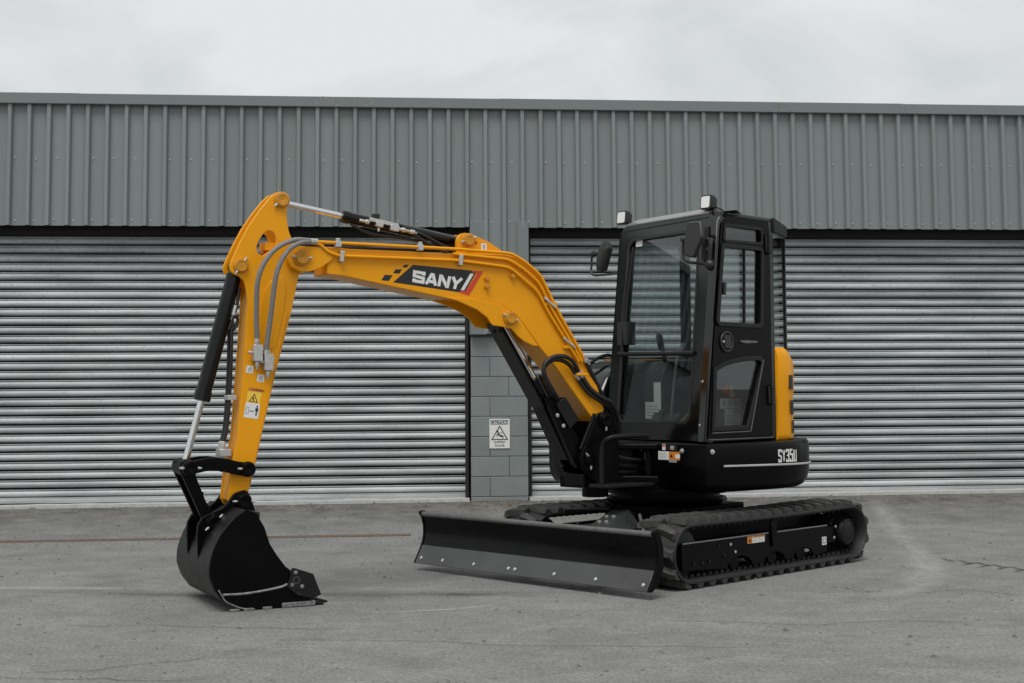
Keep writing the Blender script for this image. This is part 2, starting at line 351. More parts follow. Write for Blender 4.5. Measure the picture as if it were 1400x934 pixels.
def smooth_path(pts, k=6):
    P = [Vector(p) for p in pts]; out = []
    P = [P[0] * 2 - P[1]] + P + [P[-1] * 2 - P[-2]]
    for i in range(1, len(P) - 2):
        a, b, c, d = P[i - 1:i + 3]
        for j in range(k):
            t = j / k
            out.append(0.5 * ((2 * b) + (c - a) * t + (2 * a - 5 * b + 4 * c - d) * t * t + (3 * b - a - 3 * c + d) * t ** 3))
    out.append(P[-2]); return out
def path_tube(bm, pts, r, n=8, k=6, mi=0, smooth=True):
    P = smooth_path(pts, k) if smooth else [Vector(p) for p in pts]
    loops = []; up = None
    for i, p in enumerate(P):
        t = ((P[min(i + 1, len(P) - 1)] - p).normalized() + (p - P[max(i - 1, 0)]).normalized()).normalized()
        if up is None:
            up = Vector((0, 0, 1)) if abs(t.z) < 0.9 else Vector((1, 0, 0))
        s = t.cross(up).normalized(); up = s.cross(t).normalized()
        loops.append([tuple(p + (s * math.cos(2 * math.pi * j / n) + up * math.sin(2 * math.pi * j / n)) * r) for j in range(n)])
    loft(bm, loops, mi=mi)
def rounded(pts, r, k=4):
    """polygon with rounded corners; r a number or one per corner"""
    out = []; n = len(pts)
    for i, p in enumerate(pts):
        rr = r[i] if isinstance(r, (list, tuple)) else r
        p = Vector((*p, 0)); a = Vector((*pts[i - 1], 0)); b = Vector((*pts[(i + 1) % n], 0))
        if rr <= 0: out.append((p.x, p.y)); continue
        da, db = (a - p), (b - p); d = min(rr, da.length * 0.45, db.length * 0.45)
        A, B = p + da.normalized() * d, p + db.normalized() * d
        for j in range(k + 1):
            t = j / k; q = A * (1 - t) ** 2 + p * 2 * t * (1 - t) + B * t * t
            out.append((q.x, q.y))
    return out
def inset_poly(pts, d):
    """move every edge inwards by d (counter-clockwise or clockwise alike)"""
    n = len(pts); area = sum(pts[i][0] * pts[(i + 1) % n][1] - pts[(i + 1) % n][0] * pts[i][1] for i in range(n))
    s = 1 if area > 0 else -1; out = []
    for i in range(n):
        a, p, b = Vector(pts[i - 1]), Vector(pts[i]), Vector(pts[(i + 1) % n])
        e1, e2 = (p - a).normalized(), (b - p).normalized()
        n1, n2 = Vector((-e1.y, e1.x)) * s, Vector((-e2.y, e2.x)) * s
        m_ = (n1 + n2); m_ = m_.normalized() if m_.length > 1e-6 else n1
        out.append(tuple(p + m_ * (d / max(0.35, m_.dot(n1)))))
    return out
def stroke2d(pts, w, closed=False):
    """thick polyline as quads (u,v), mitred"""
    P = [Vector(p) for p in pts]; n = len(P); L_, R__ = [], []
    for i in range(n):
        a = P[i - 1] if (i > 0 or closed) else None; b = P[(i + 1) % n] if (i < n - 1 or closed) else None
        d1 = (P[i] - a).normalized() if a is not None else (b - P[i]).normalized()
        d2 = (b - P[i]).normalized() if b is not None else d1
        t = (d1 + d2).normalized(); nn = Vector((-t.y, t.x)); k = 1 / max(0.5, nn.dot(Vector((-d1.y, d1.x))))
        L_.append(P[i] + nn * w / 2 * k); R__.append(P[i] - nn * w / 2 * k)
    q = []
    for i in range(n if closed else n - 1):
        j = (i + 1) % n; q.append([tuple(L_[i]), tuple(L_[j]), tuple(R__[j]), tuple(R__[i])])
    return q
def text_polys(body, size, bold=0.0, align='CENTER'):
    """flat letter outlines from Blender's own built-in font, as a list of (u,v) polygons"""
    cu_ = bpy.data.curves.new('lettering', 'FONT'); cu_.body = body; cu_.size = size; cu_.offset = bold; cu_.align_x = align; cu_.resolution_u = 2
    o = bpy.data.objects.new('lettering', cu_); COL.objects.link(o)
    dg = bpy.context.evaluated_depsgraph_get(); me = bpy.data.meshes.new_from_object(o.evaluated_get(dg))
    out = [[tuple(me.vertices[i].co[:2]) for i in p.vertices] for p in me.polygons]
    bpy.data.objects.remove(o); bpy.data.curves.remove(cu_); bpy.data.meshes.remove(me)
    return out
class Decal:
    """flat print: layers of polygons in a plane, each a hair in front of the one below"""
    def __init__(s, mapf, step=0.0006): s.bm = NB(); s.map = mapf; s.step = step; s.mats = []
    def add(s, poly, m_, layer=0):
        if m_ not in s.mats: s.mats.append(m_)
        try: face(s.bm, [s.map(u, v, layer * s.step) for u, v in poly], s.mats.index(m_))
        except ValueError: pass
    def rect(s, u0, v0, u1, v1, m_, layer=0): s.add([(u0, v0), (u1, v0), (u1, v1), (u0, v1)], m_, layer)
    def build(s, name, parent, frame=None):
        me = bpy.data.meshes.new(name); s.bm.to_mesh(me); s.bm.free()
        return finish_mesh(name, me, s.mats, parent, 0, 0, 2, frame)
def marks(o, nverts_alpha):
    a = o.data.attributes.new('fade', 'FLOAT', 'POINT'); a.data.foreach_set('value', nverts_alpha)

# ------------------------------------------------------------------ ground
WALL_O, WALL_A = Vector((-0.126, 14.35, 0)), R(5.3)
wx, wy = Vector((math.cos(WALL_A), math.sin(WALL_A), 0)), Vector((-math.sin(WALL_A), math.cos(WALL_A), 0))
def wall_pt(x, y, z=0.0):
    p = WALL_O + wx * x + wy * y; return Vector((p.x, p.y, z))
def apron_z(x, y):
    """yard is level; the apron rises gently from the drain to the doors"""
    t = max(0.0, min(1.0, (y + 2.05) / 1.95)); return (0.122 + 0.0028 * max(-6, min(7, x))) * t * t * (3 - 2 * t) 
bm = NB()
xs = [-400, -120, -40, -16] + [-9 + i * 0.5 for i in range(37)] + [16, 40, 120, 400]
ys = [-400, -120, -45, -20, -12, -8, -5, -3, -2.4, -2.05, -1.8, -1.5, -1.2, -0.9, -0.6, -0.3, -0.1, 0.4, 6, 40, 200]
grid = [[bm.verts.new(wall_pt(x, y, apron_z(x, y))) for x in xs] for y in ys]
for j in range(len(ys) - 1):
    for i in range(len(xs) - 1):
        bm.faces.new((grid[j][i], grid[j][i + 1], grid[j + 1][i + 1], grid[j + 1][i]))
ground = tag(finish('ground', bm, 'asphalt', smooth=60), kind='structure')

# low wooded hills across the road (they show only as reflections in the glass and paint)
bm = NB()
rows = []
for k, (rad, h0) in enumerate(((45, -0.2), (52, 2.6), (66, 4.8), (90, 6.5), (140, 5))):
    row = []
    for i in range(41):
        a = math.pi + math.pi * (i / 40)
        hh = h0 * (0.72 + 0.28 * math.sin(i * 0.9 + k) + 0.2 * math.sin(i * 2.3)) if k else h0
        row.append(bm.verts.new((math.cos(a) * rad * 1.2, math.sin(a) * rad, hh)))
    rows.append(row)
for a, b in zip(rows[:-1], rows[1:]):
    for i in range(40): bm.faces.new((a[i], a[i + 1], b[i + 1], b[i]))
tag(finish('hills', bm, 'hillside', smooth=60), kind='structure')

# ------------------------------------------------------------------ building
bld = empty('warehouse_building', WALL_O, WALL_A,
            'long grey warehouse with ribbed cladding above two galvanised roller doors', 'building')
X0, X1 = -8.4, 8.4
RIB, PH = 0.1882, 0.046
CL_B, CL_T = 2.876, 4.12
def pan_mesh():
    """one pan and one standing rib of the sheet, 190 mm wide"""
    bm = NB(); w = RIB
    prof = [(0, 0), (0.014, 0), (0.028, -0.046), (0.062, -0.046), (0.076, 0), (w, 0)]
    for (xa, ya), (xb, yb) in zip(prof[:-1], prof[1:]):
        face(bm, [(xa, ya, 0), (xb, yb, 0), (xb, yb, 1), (xa, ya, 1)])
    # turned lower edge gives the sheet its thickness
    for (xa, ya), (xb, yb) in zip(prof[:-1], prof[1:]):
        face(bm, [(xa, ya, 0), (xb, yb, 0), (xb, yb + 0.004, 0), (xa, ya + 0.004, 0)])
    bmesh.ops.remove_doubles(bm, verts=bm.verts, dist=1e-6)
    me = bpy.data.meshes.new('cladding_sheet'); bm.to_mesh(me); bm.free(); me.materials.append(MATS['cladding_paint'])
    return me
pan = pan_mesh()
k0 = int((X0 - PH) / RIB); k1 = int((X1 - PH) / RIB)
for k in range(k0, k1):
    o = bpy.data.objects.new('cladding_sheet', pan); COL.objects.link(o); o.parent = bld
    x = PH - 0.048 + k * RIB
    zb = CL_B
    if -0.2 < x + RIB / 2 < 0.16: zb = 1.80
    o.location = (x, -0.06 + random.uniform(-0.0012, 0.0012), zb); o.scale = (1, 1, CL_T - zb)
# screws
bm = NB()
for k in range(k0, k1):
    x = PH - 0.048 + k * RIB
    lathe(bm, (x + 0.105 + random.uniform(-0.006, 0.006), -0.0605, CL_B + 0.055 + random.uniform(-0.006, 0.006)), (0, -1, 0), [(0, 0.009), (0.003, 0.009), (0.003, 0.006), (0.008, 0.006)], 6)
    if k % 4 in (0, 2, 3):
        off = {0: 0.13, 2: 0.10, 3: 0.105}[k % 4]
        lathe(bm, (x + off + random.uniform(-0.008, 0.008), -0.0605, 3.545 + random.uniform(-0.008, 0.008)), (0, -1, 0), [(0, 0.009), (0.003, 0.009), (0.003, 0.006), (0.008, 0.006)], 6)
tag(finish('cladding_screw', bm, 'zinc', bld), kind='stuff')
# parapet capping in lengths, each lapped over the next
xx = X0
i = 0
while xx < X1:
    x2 = min(X1, xx + 4.2)
    bm = NB()
    yo = -0.004 if i % 2 else 0
    prism(bm, [(-0.125 + yo, 4.085), (-0.114 + yo, 4.078), (-0.114 + yo, 4.115), (0.25, 4.115), (0.25, 4.205 + yo), (-0.125 + yo, 4.190 + yo)], YZ, xx, x2 + (0.03 if x2 < X1 else 0))
    finish('parapet_capping', bm, 'flashing_paint', bld, bevel=0.003)
    xx = x2; i += 1
# roof and body of the building behind the front
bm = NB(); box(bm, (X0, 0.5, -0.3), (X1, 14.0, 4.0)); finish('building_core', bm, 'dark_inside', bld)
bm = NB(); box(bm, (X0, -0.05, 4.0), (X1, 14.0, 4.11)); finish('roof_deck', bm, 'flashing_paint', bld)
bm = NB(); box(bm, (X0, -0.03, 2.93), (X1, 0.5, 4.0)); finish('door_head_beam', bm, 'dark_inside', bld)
# end flashings of the two door openings
for a, b in ((-0.306, -0.142), (0.172, 0.287)):
    bm = NB(); prism(bm, [(a, -0.105), (b, -0.105), (b, -0.062), (b - 0.004, -0.062), (b - 0.004, 0.12), (a, 0.12)] if a > 0 else [(a, -0.105), (b, -0.105), (b, 0.12), (a, 0.12)], XY, 1.79, 2.935)
    finish('corner_flashing', bm, 'flashing_paint', bld, bevel=0.004)
# blockwork pier
pier = finish('block_pier', (lambda b: (box(b, (-0.292, 0.004, 0.05), (0.276, 0.4, 1.83)), b)[1])(NB()), 'mortar_paint', bld)
def block(x0, x1, z0, z1):
    bm = NB(); g = 0.003
    box(bm, (x0 + g, -0.002 + random.uniform(-0.0015, 0.0015), z0 + g), (x1 - g, 0.05, z1 - g))
    finish('block', bm, 'block_paint', pier, bevel=0.004)
PL, PR = -0.298, 0.282
zz = 0.12
block(PL, PR, zz, 0.168); zz = 0.168
third = (PR - PL) / 3
for k in range(9):
    zt = min(zz + 0.2, 1.80)
    if zt - zz > 0.05:
        cut = PL + third * (1 if k % 2 == 0 else 2)
        block(PL, cut, zz, zt); block(cut, PR, zz, zt)
    zz = zt
# outer piers, just out of the picture
for a, b in ((X0, -6.3), (6.6, X1)):
    finish('block_pier', (lambda bb: (box(bb, (a, 0.0, 0.0), (b, 0.4, 2.87)), bb)[1])(NB()), 'block_paint', bld, bevel=0.005)

SP = 0.0895
def slat_mesh(length):
    bm = NB()
    prof = [(0.040, 0.002), (0.016, 0.0055), (0.001, 0.0085), (-0.010, 0.0125), (-0.0155, 0.021), (-0.0165, 0.034), (-0.0135, 0.047), (-0.007, 0.057), (0.000, 0.0615),
            (0.008, 0.0635), (0.008, 0.0665), (-0.002, 0.0685), (-0.0065, 0.071), (-0.0065, 0.0745), (-0.001, 0.0775), (0.012, 0.0785), (0.040, 0.079)]
    nx = 2
    for (ya, za), (yb, zb) in zip(prof[:-1], prof[1:]):
        face(bm, [(0, ya, za), (length, ya, za), (length, yb, zb), (0, yb, zb)])
    bmesh.ops.remove_doubles(bm, verts=bm.verts, dist=1e-6)
    bmesh.ops.recalc_face_normals(bm, faces=bm.faces)
    me = bpy.data.meshes.new('slat'); bm.to_mesh(me); bm.free(); me.materials.append(MATS['galvanised_slat'])
    me.polygons.foreach_set('use_smooth', [True] * len(me.polygons)); me.set_sharp_from_angle(angle=R(50))
    return me
for side, (a, b) in enumerate(((-6.28, -0.313), (0.292, 6.58))):
    # the guide channels and bottom rail are the door's own mesh; every slat is a piece of it
    bm = NB()
    for gx in (a, b):
        s = 1 if gx == a else -1
        box(bm, (min(gx, gx + s * 0.035), 0.10, 0.12), (max(gx, gx + s * 0.035), 0.125, 2.93))
        box(bm, (min(gx, gx + s * 0.006), 0.125, 0.12), (max(gx, gx + s * 0.006), 0.24, 2.93))
    door = finish('roller_door', bm, 'dark_inside', bld, bevel=0.002)
    door['label'] = ('left' if side == 0 else 'right') + ' galvanised steel roller door'
    me = slat_mesh(b - a - 0.02)
    sag = -0.0003 if side == 0 else 0.0006
    z = 0.205; n = 0
    while z < 2.80:
        o = bpy.data.objects.new('slat', me); COL.objects.link(o); o.parent = door
        o.location = (a + 0.01, 0.165 + random.uniform(-0.001, 0.001), z)
        o.rotation_euler = (random.uniform(-0.02, 0.02), random.uniform(-0.0003, 0.0003), 0)
        z += SP; n += 1
    bm = NB(); prism(bm, [(0.145, 0.15), (0.19, 0.15), (0.19, 0.205), (0.15, 0.205), (0.15, 0.185), (0.145, 0.183)], YZ, a + 0.01, b - 0.01)
    finish('bottom_rail', bm, 'galvanised_slat', door, bevel=0.002)
    bm = NB()
    n = 30
    for k in range(n):
        xa, xb = a + (b - a) * k / n, a + (b - a) * (k + 1) / n
        za, zb = [0.152 + 0.0028 * x + random.uniform(-0.003, 0.003) for x in (xa, xb)]
        if k == 0: last = za
        za = last; last = zb
        f0 = -0.005
        face(bm, [(xa, f0, za), (xb, f0, zb), (xb, 0.3, zb + 0.004), (xa, 0.3, za + 0.004)])
        face(bm, [(xa, f0, 0), (xb, f0, 0), (xb, f0, zb), (xa, f0, za)])
    bmesh.ops.remove_doubles(bm, verts=bm.verts, dist=1e-6)
    finish('door_sill', bm, 'concrete', bld)
    # roller drum cover up in the shadow
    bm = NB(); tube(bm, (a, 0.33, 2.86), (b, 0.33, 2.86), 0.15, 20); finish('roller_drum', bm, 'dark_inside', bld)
# lichen blotches on the capping
for lx, n in ((-1.75, 26), (-1.30, 12), (2.98, 16), (4.45, 6)):
    bm = NB()
    for _ in range(n):
        cx, cz, rr = lx + random.gauss(0, 0.07), 4.14 + random.uniform(-0.045, 0.045), random.uniform(0.004, 0.013)
        face(bm, [(cx + rr * random.uniform(0.6, 1.5) * math.cos(t), -0.1305, cz + rr * random.uniform(0.4, 0.8) * math.sin(t)) for t in [k * math.pi / 3.5 for k in range(7)]])
    finish('lichen_patch', bm, 'lichen', bld, smooth=0)

# ------------------------------------------------------------------ caution sign
sg = empty('caution_sign', wall_pt(-0.009, -0.008, 0.795), WALL_A, 'small white caution sign with slipping figure on the grey block pier', 'sign')
bm = NB(); box(bm, (-0.103, -0.003, -0.147), (0.103, 0.002, 0.147)); finish('sign_plate', bm, 'white_print', sg, bevel=0.0015)
D = Decal(lambda u, v, t: (u, -0.0036 - t, v))
D.rect(-0.091, 0.092, 0.087, 0.135, 'dark_print')
for q in text_polys('CAUTION', 0.046, 0.0012): D.add([(u * 0.82 - 0.002, v + 0.097) for u, v in q], 'white_print', 1)
for q in stroke2d([(-0.078, -0.058), (0.078, -0.058), (0.0, 0.074)], 0.0095, True): D.add(q, 'dark_print')
body = [(-0.024, 0.008), (-0.014, 0.012), (0.0, -0.010), (0.022, -0.022), (0.040, -0.048), (0.034, -0.050), (0.016, -0.032), (-0.008, -0.024)]
D.add(body, 'dark_print')
D.add([(-0.004, -0.016), (0.022, -0.012), (0.044, -0.028), (0.040, -0.032), (0.020, -0.021), (-0.002, -0.024)], 'dark_print', 1)
D.add([(-0.014, 0.006), (0.006, 0.012), (0.026, 0.010), (0.026, 0.006), (0.006, 0.006), (-0.010, -0.001)], 'dark_print', 1)
D.add([(-0.022, 0.0), (-0.034, -0.014), (-0.026, -0.036), (-0.022, -0.035), (-0.028, -0.016), (-0.014, -0.008)], 'dark_print', 1)
D.add([(-0.020 + 0.0095 * math.cos(t), 0.021 + 0.0095 * math.sin(t)) for t in [k * math.pi / 5 for k in range(10)]], 'dark_print', 1)
for q in text_polys('SLIPPERY', 0.030, 0.0006): D.add([(u, v - 0.094) for u, v in q], 'dark_print')
for q in text_polys('FLOOR', 0.030, 0.0006): D.add([(u, v - 0.129) for u, v in q], 'dark_print')
D.build('printed_warning', sg)

# ------------------------------------------------------------------ rusty drain channel in the yard
dr = empty('drain_channel', wall_pt(-2.6, -1.99, 0), WALL_A + R(0.6), 'narrow rusty slotted drain channel set in the asphalt left of the blade', 'drain')
bm = NB()
for s in (-1, 1): box(bm, (-5.0, s * 0.052 - 0.010, -0.03), (1.66, s * 0.052 + 0.010, 0.009))
box(bm, (-5.0, -0.043, -0.04), (1.66, 0.043, -0.030))
finish('channel_frame', bm, 'rust', dr, bevel=0.003)
bm = NB(); x = -4.98
while x < 1.64:
    box(bm, (x, -0.0415, -0.012), (x + 0.05, 0.0415, 0.006)); x += 0.085
tag(finish('grate_bar', bm, 'rust', dr), kind='stuff')

# ------------------------------------------------------------------ excavator
ex = empty('mini_excavator', (1.09, 10.27, 0), -math.pi / 2 - R(45.2),
           'yellow and black mini excavator on rubber tracks with enclosed cab, parked on the yard', 'excavator')
BF = ((0.88, 0, 0), R(-17.8))        # frame of the swung boom, on the swing post's axis

# ---- rubber tracks
TZ, TH, TR_, TW = 0.220, 0.925, 0.185, 0.345
PER = 4 * TH + 2 * math.pi * TR_
def on_belt(s, r=TR_):
    """point and outward angle at arc length s of the belt (side view)"""
    s %= PER; a = 2 * TH; c = math.pi * TR_
    if s < a:
        x = TH - s; sag = 0.006 * math.sin(math.pi * s / a) ** 2
        return x, TZ + r - sag, math.pi / 2
    s -= a
    if s < c:
        t = math.pi / 2 + s / TR_; return -TH + r * math.cos(t), TZ + r * math.sin(t), t
    s -= c
    if s < a: return -TH + s, TZ - r, -math.pi / 2
    s -= a; t = -math.pi / 2 + s / TR_
    return TH + r * math.cos(t), TZ + r * math.sin(t), t
def lug_mesh(flip):
    bm = NB(); f = flip
    sk = 0.040
    y0, y1 = 0.006, 0.168
    def sec(y, w0, w1, h, sh):
        h *= 1.5; w0 *= 1.02; w1 *= 0.9
        return [(-w0 + sh, y * f, -0.002), (w0 + sh, y * f, -0.002), (w1 + sh, y * f, h), (-w1 + sh, y * f, h)]
    loft(bm, [sec(y0, 0.036, 0.026, 0.023, 0.0), sec(y0 + 0.05, 0.036, 0.025, 0.025, sk * 0.15), sec(y1 - 0.04, 0.034, 0.022, 0.025, sk * 0.8), sec(y1, 0.038, 0.016, 0.019, sk)])
    bmesh.ops.recalc_face_normals(bm, faces=bm.faces)
    me = bpy.data.meshes.new('tread_lug'); bm.to_mesh(me); bm.free(); me.materials.append(MATS['rubber_lug'])
    return me
lug_o, lug_i = lug_mesh(1), lug_mesh(-1)
NL = 39
for side in (1, -1):
    yc = 0.795 if side > 0 else -0.408
    bm = NB(); n = 160; loops = []
    h = TW / 2
    sec = [(-h, -0.014), (-h, -0.004), (-h + 0.006, 0.0), (h - 0.006, 0.0), (h, -0.004), (h, -0.014), (h - 0.012, -0.024), (-h + 0.012, -0.024)]
    for i in range(n):
        s = PER * i / n
        lp = []
        for y, d in sec:
            x, z, t = on_belt(s, TR_ + d); lp.append((x, yc + y, z))
        loops.append(lp)
    loft(bm, loops + [loops[0]], caps=False)
    bmesh.ops.remove_doubles(bm, verts=bm.verts, dist=1e-5)
    # inner drive lugs
    for i in range(NL * 2):
        s = PER * i / (NL * 2); x, z, t = on_belt(s, TR_ - 0.022); c = Vector((x, 0, z)); nrm = Vector((math.cos(t), 0, math.sin(t))); tg = Vector((-math.sin(t), 0, math.cos(t)))
        for yy in (-0.055, 0.055):
            q = []
            for dep, w in ((0.0, 0.020), (-0.022, 0.012)):
                q.append([tuple(c + nrm * dep + tg * a * w + Vector((0, yc + yy + b * 0.028, 0))) for a, b in ((-1, -1), (1, -1), (1, 1), (-1, 1))])
            loft(bm, q)
    trk = finish('rubber_track', bm, 'rubber', ex, smooth=40)
    for i in range(NL):
        for row, me in ((1, lug_o), (-1, lug_i)):
            s = PER * (i + (0.5 if row < 0 else 0)) / NL
            x, z, t = on_belt(s)
            o = bpy.data.objects.new('tread_lug', me); COL.objects.link(o); o.parent = trk
            nrm = Vector((math.cos(t), 0, math.sin(t))); tg = Vector((0, 1, 0)).cross(nrm)
            mm_ = Matrix.Identity(4)
            for r in range(3): mm_[r][0] = tg[r]; mm_[r][1] = (0, 1, 0)[r]; mm_[r][2] = nrm[r]
            if side < 0 and False: pass
            mm_.translation = Vector((x, yc, z)) - nrm * 0.001
            o.matrix_local = mm_
    # track frame with scalloped cover, idler, sprocket and rollers
    yo = yc + side * 0.125; yi = yc - side * 0.10
    bm = NB()
    low = [(0.975, 0.112)]
    def scallop(cx, w, top, base):
        return [(cx + w * math.cos(t), base + (top - base) * math.sin(t)) for t in [math.pi * k / 8 for k in range(9)]]
    low += [(0.56, 0.088)] + scallop(0.37, 0.135, 0.155, 0.085) + scallop(-0.02, 0.12, 0.15, 0.085) + scallop(-0.36, 0.12, 0.15, 0.085) + [(-0.655, 0.10)]
    prof = [(0.975, 0.283)] + low + [(-0.66, 0.283)]
    prism(bm, prof, XZ, yo - side * 0.02, yo)
    box(bm, (-0.80, min(yi, yo - side * 0.021), 0.15), (0.80, max(yi, yo - side * 0.021), 0.27))
    box(bm, (-0.86, min(yi, yi + side * 0.03), 0.10), (0.86, max(yi, yi + side * 0.03), 0.375 if side > 0 else 0.285))
    tf = finish('track_frame', bm, 'black_paint', ex, bevel=0.005)
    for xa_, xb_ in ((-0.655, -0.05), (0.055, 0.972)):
        bm = NB(); box(bm, (xa_, min(yo, yo + side * 0.006), 0.277), (xb_, max(yo, yo + side * 0.006), 0.286)); finish('edge_highlight_strip', bm, 'visor_grey', tf, bevel=0.002)  # grey strip stands in for the highlight along the cover's top bevel
    bm = NB()
    prism(bm, rounded([(0.045, 0.40), (-0.025, 0.40), (-0.035, 0.19), (0.02, 0.19)], 0.012), XZ, yo + side * 0.001, yo + side * 0.016)
    lathe(bm, (0.012, yo + side * 0.016, 0.375), (0, side, 0), [(0, 0.016), (0.01, 0.016), (0.012, 0.008)], 12)
    finish('roller_bracket', bm, 'black_paint', tf, bevel=0.002)
    for cx in (0.40, -0.02, -0.36):
        bm = NB(); lathe(bm, (cx, yc - 0.10, 0.122), (0, 1, 0), [(0, 0.05), (0.03, 0.05), (0.035, 0.03), (0.165, 0.03), (0.17, 0.05), (0.2, 0.05)], 18); finish('track_roller', bm, 'black_paint', tf)
    bm = NB(); lathe(bm, (0.925, yc - 0.09, TZ), (0, 1, 0), [(0, 0.12), (0.01, 0.15), (0.05, 0.16), (0.13, 0.16), (0.17, 0.15), (0.18, 0.12)], 32); finish('idler_wheel', bm, 'black_satin', tf)
    bm = NB()
    prism(bm, [((0.150 if k % 2 else 0.118) * math.cos(2 * math.pi * k / 36 + j * 0.03), (0.150 if k % 2 else 0.118) * math.sin(2 * math.pi * k / 36 + j * 0.03)) for k in range(36) for j in (-1, 1)], lambda u, v, t: (-0.925 + u, t, TZ + v), yc - 0.03, yc + 0.03)
    finish('drive_sprocket', bm, 'black_satin', tf)
    bm = NB(); lathe(bm, (-0.907, yc - side * 0.12, 0.219), (0, side, 0), [(0, 0.115), (0.17, 0.115), (0.18, 0.105), (0.225, 0.10), (0.245, 0.096), (0.256, 0.088), (0.258, 0.082), (0.254, 0.078), (0.256, 0.074), (0.258, 0.02)], 40); finish('travel_motor_hub', bm, 'black_satin', tf)
    bm = NB()
    for (bx_, bz_) in ((0.60, 0.235), (0.545, 0.175), (0.86, 0.15), (0.775, 0.145), (0.70, 0.15)):
        lathe(bm, (bx_, yo + side * 0.0005, bz_), (0, side, 0), [(0, 0.011), (0.006, 0.011), (0.007, 0.006)], 8)
    finish('frame_bolt', bm, 'black_satin', tf)
    bm = NB()
    for (bx_, bz_) in ((0.475, 0.240), (0.425, 0.188), (-0.76, 0.265), (-0.74, 0.19)):
        lathe(bm, (bx_, yo + side * 0.0005, bz_), (0, side, 0), [(0, 0.010), (0.006, 0.010), (0.007, 0.006)], 8)
    finish('frame_bolt', bm, 'zinc', tf)
    if side > 0:
        D = Decal(lambda u, v, t: (u, yo + 0.0012 + t, v))
        D.rect(0.095, 0.228, 0.290, 0.274, 'white_print'); D.rect(0.235, 0.228, 0.290, 0.274, 'orange_print', 1)
        D.rect(0.10, 0.262, 0.228, 0.274, 'orange_print', 1); D.rect(0.150, 0.234, 0.153, 0.258, 'grey_print', 1); D.rect(0.18, 0.240, 0.222, 0.243, 'grey_print', 1)
        D.rect(0.11, 0.240, 0.142, 0.243, 'grey_print', 1); D.add([(0.262, 0.262), (0.276, 0.238), (0.248, 0.238)], 'dark_print', 2)
        D.build('warning_label', tf)
        D = Decal(lambda u, v, t: (u, yo + 0.0012 + t, v))
        D.rect(-0.645, 0.148, -0.588, 0.204, 'white_print'); D.rect(-0.635, 0.158, -0.598, 0.194, 'grey_print', 1); D.rect(-0.628, 0.166, -0.606, 0.188, 'white_print', 2)
        D.build('tie_down_label', tf)

# ---- centre frame, slew ring
bm = NB(); prism(bm, rounded([(0.50, 0.55), (0.56, 0.42), (0.56, 0.0), (0.50, -0.15), (0.3, -0.28), (-0.55, -0.28), (-0.66, -0.1), (-0.66, 0.5), (-0.55, 0.68), (0.3, 0.68)], 0.05), XY, 0.19, 0.37)
box(bm, (-0.32, -0.26, 0.36), (0.36, 0.46, 0.44))
uc = finish('undercarriage_frame', bm, 'black_paint', ex, bevel=0.01)
bm = NB(); lathe(bm, (0, 0, 0.43), (0, 0, 1), [(0, 0.40), (0.03, 0.42), (0.05, 0.42), (0.052, 0.39), (0.08, 0.39), (0.082, 0.44), (0.15, 0.44)], 48); finish('slew_ring', bm, 'black_paint', ex)

# ---- dozer blade with its push arms
BX = 1.462
bprof = [(-0.055, 0.385), (-0.075, 0.35), (-0.088, 0.30), (-0.090, 0.25), (-0.082, 0.205), (-0.068, 0.168), (-0.048, 0.130), (-0.026, 0.092), (0.0, 0.050)]
bm = NB()
front = [(BX + a, b) for a, b in bprof]; back = [(BX + a - 0.016, b) for a, b in bprof]
prism(bm, front + back[::-1], XZ, -1.04, 1.04)
bl = finish('dozer_blade', bm, 'blade_steel', ex, smooth=30)
bm = NB(); tube(bm, (BX - 0.062, -1.035, 0.383), (BX - 0.062, 1.035, 0.383), 0.017, 14); finish('blade_top_pipe', bm, 'grey_edge', bl)
bm = NB()
cut = [(BX - 0.070, 0.1700), (BX - 0.062, 0.1670), (BX + 0.006, 0.0505), (BX + 0.002, 0.047), (BX - 0.010, 0.049), (BX - 0.078, 0.165)]
prism(bm, [(a, b) for a, b in cut], XZ, -1.043, 1.043)
finish('cutting_edge', bm, 'lit_steel', bl, bevel=0.002)  # lower band's sky reflection is put into its paler colour
for s in (-1, 1):
    bm = NB(); ep = [(BX - 0.04, 0.392), (BX - 0.055, 0.405), (BX - 0.085, 0.405), (BX - 0.105, 0.39), (BX - 0.135, 0.30), (BX - 0.135, 0.18), (BX - 0.09, 0.09), (BX - 0.03, 0.048), (BX + 0.006, 0.048)] + [(BX + a + 0.006, b) for a, b in bprof[::-1][1:-1]]
    prism(bm, ep, XZ, s * 1.0435, s * 1.062); finish('blade_end_plate', bm, 'black_paint', bl, bevel=0.003)
for y in (1.0, 0.62, 0.27, -0.08, -0.14, -0.47, -0.78, -1.0):
    bm = NB(); lathe(bm, (BX - 0.0140, y, 0.0875), (0.857, 0, 0.515), [(-0.004, 0.012), (0.002, 0.012), (0.004, 0.008)], 10); finish('plough_bolt', bm, 'zinc', bl)
bm = NB()
for y in (-0.75, -0.25, 0.25, 0.75):
    prism(bm, [(BX - 0.09, 0.36), (BX - 0.10, 0.2), (BX - 0.02, 0.07), (BX - 0.12, 0.12), (BX - 0.15, 0.25)], XZ, y - 0.008, y + 0.008)
finish('blade_rib', bm, 'black_paint', bl)
for s in (-1, 1):
    bm = NB()
    a = [Vector((0.45, 0.19 + s * 0.26, 0.27)), Vector((BX - 0.1, 0.19 + s * 0.33, 0.20))]
    w, hh = 0.05, 0.045
    loft(bm, [[(p.x, p.y + sy * w, p.z + sz * hh) for sy, sz in ((-1, -1), (1, -1), (1, 1), (-1, 1))] for p in a])
    finish('push_arm', bm, 'black_paint', ex, bevel=0.008)
bm = NB()      # sloping cover plate over the blade cylinder, four bolts in it
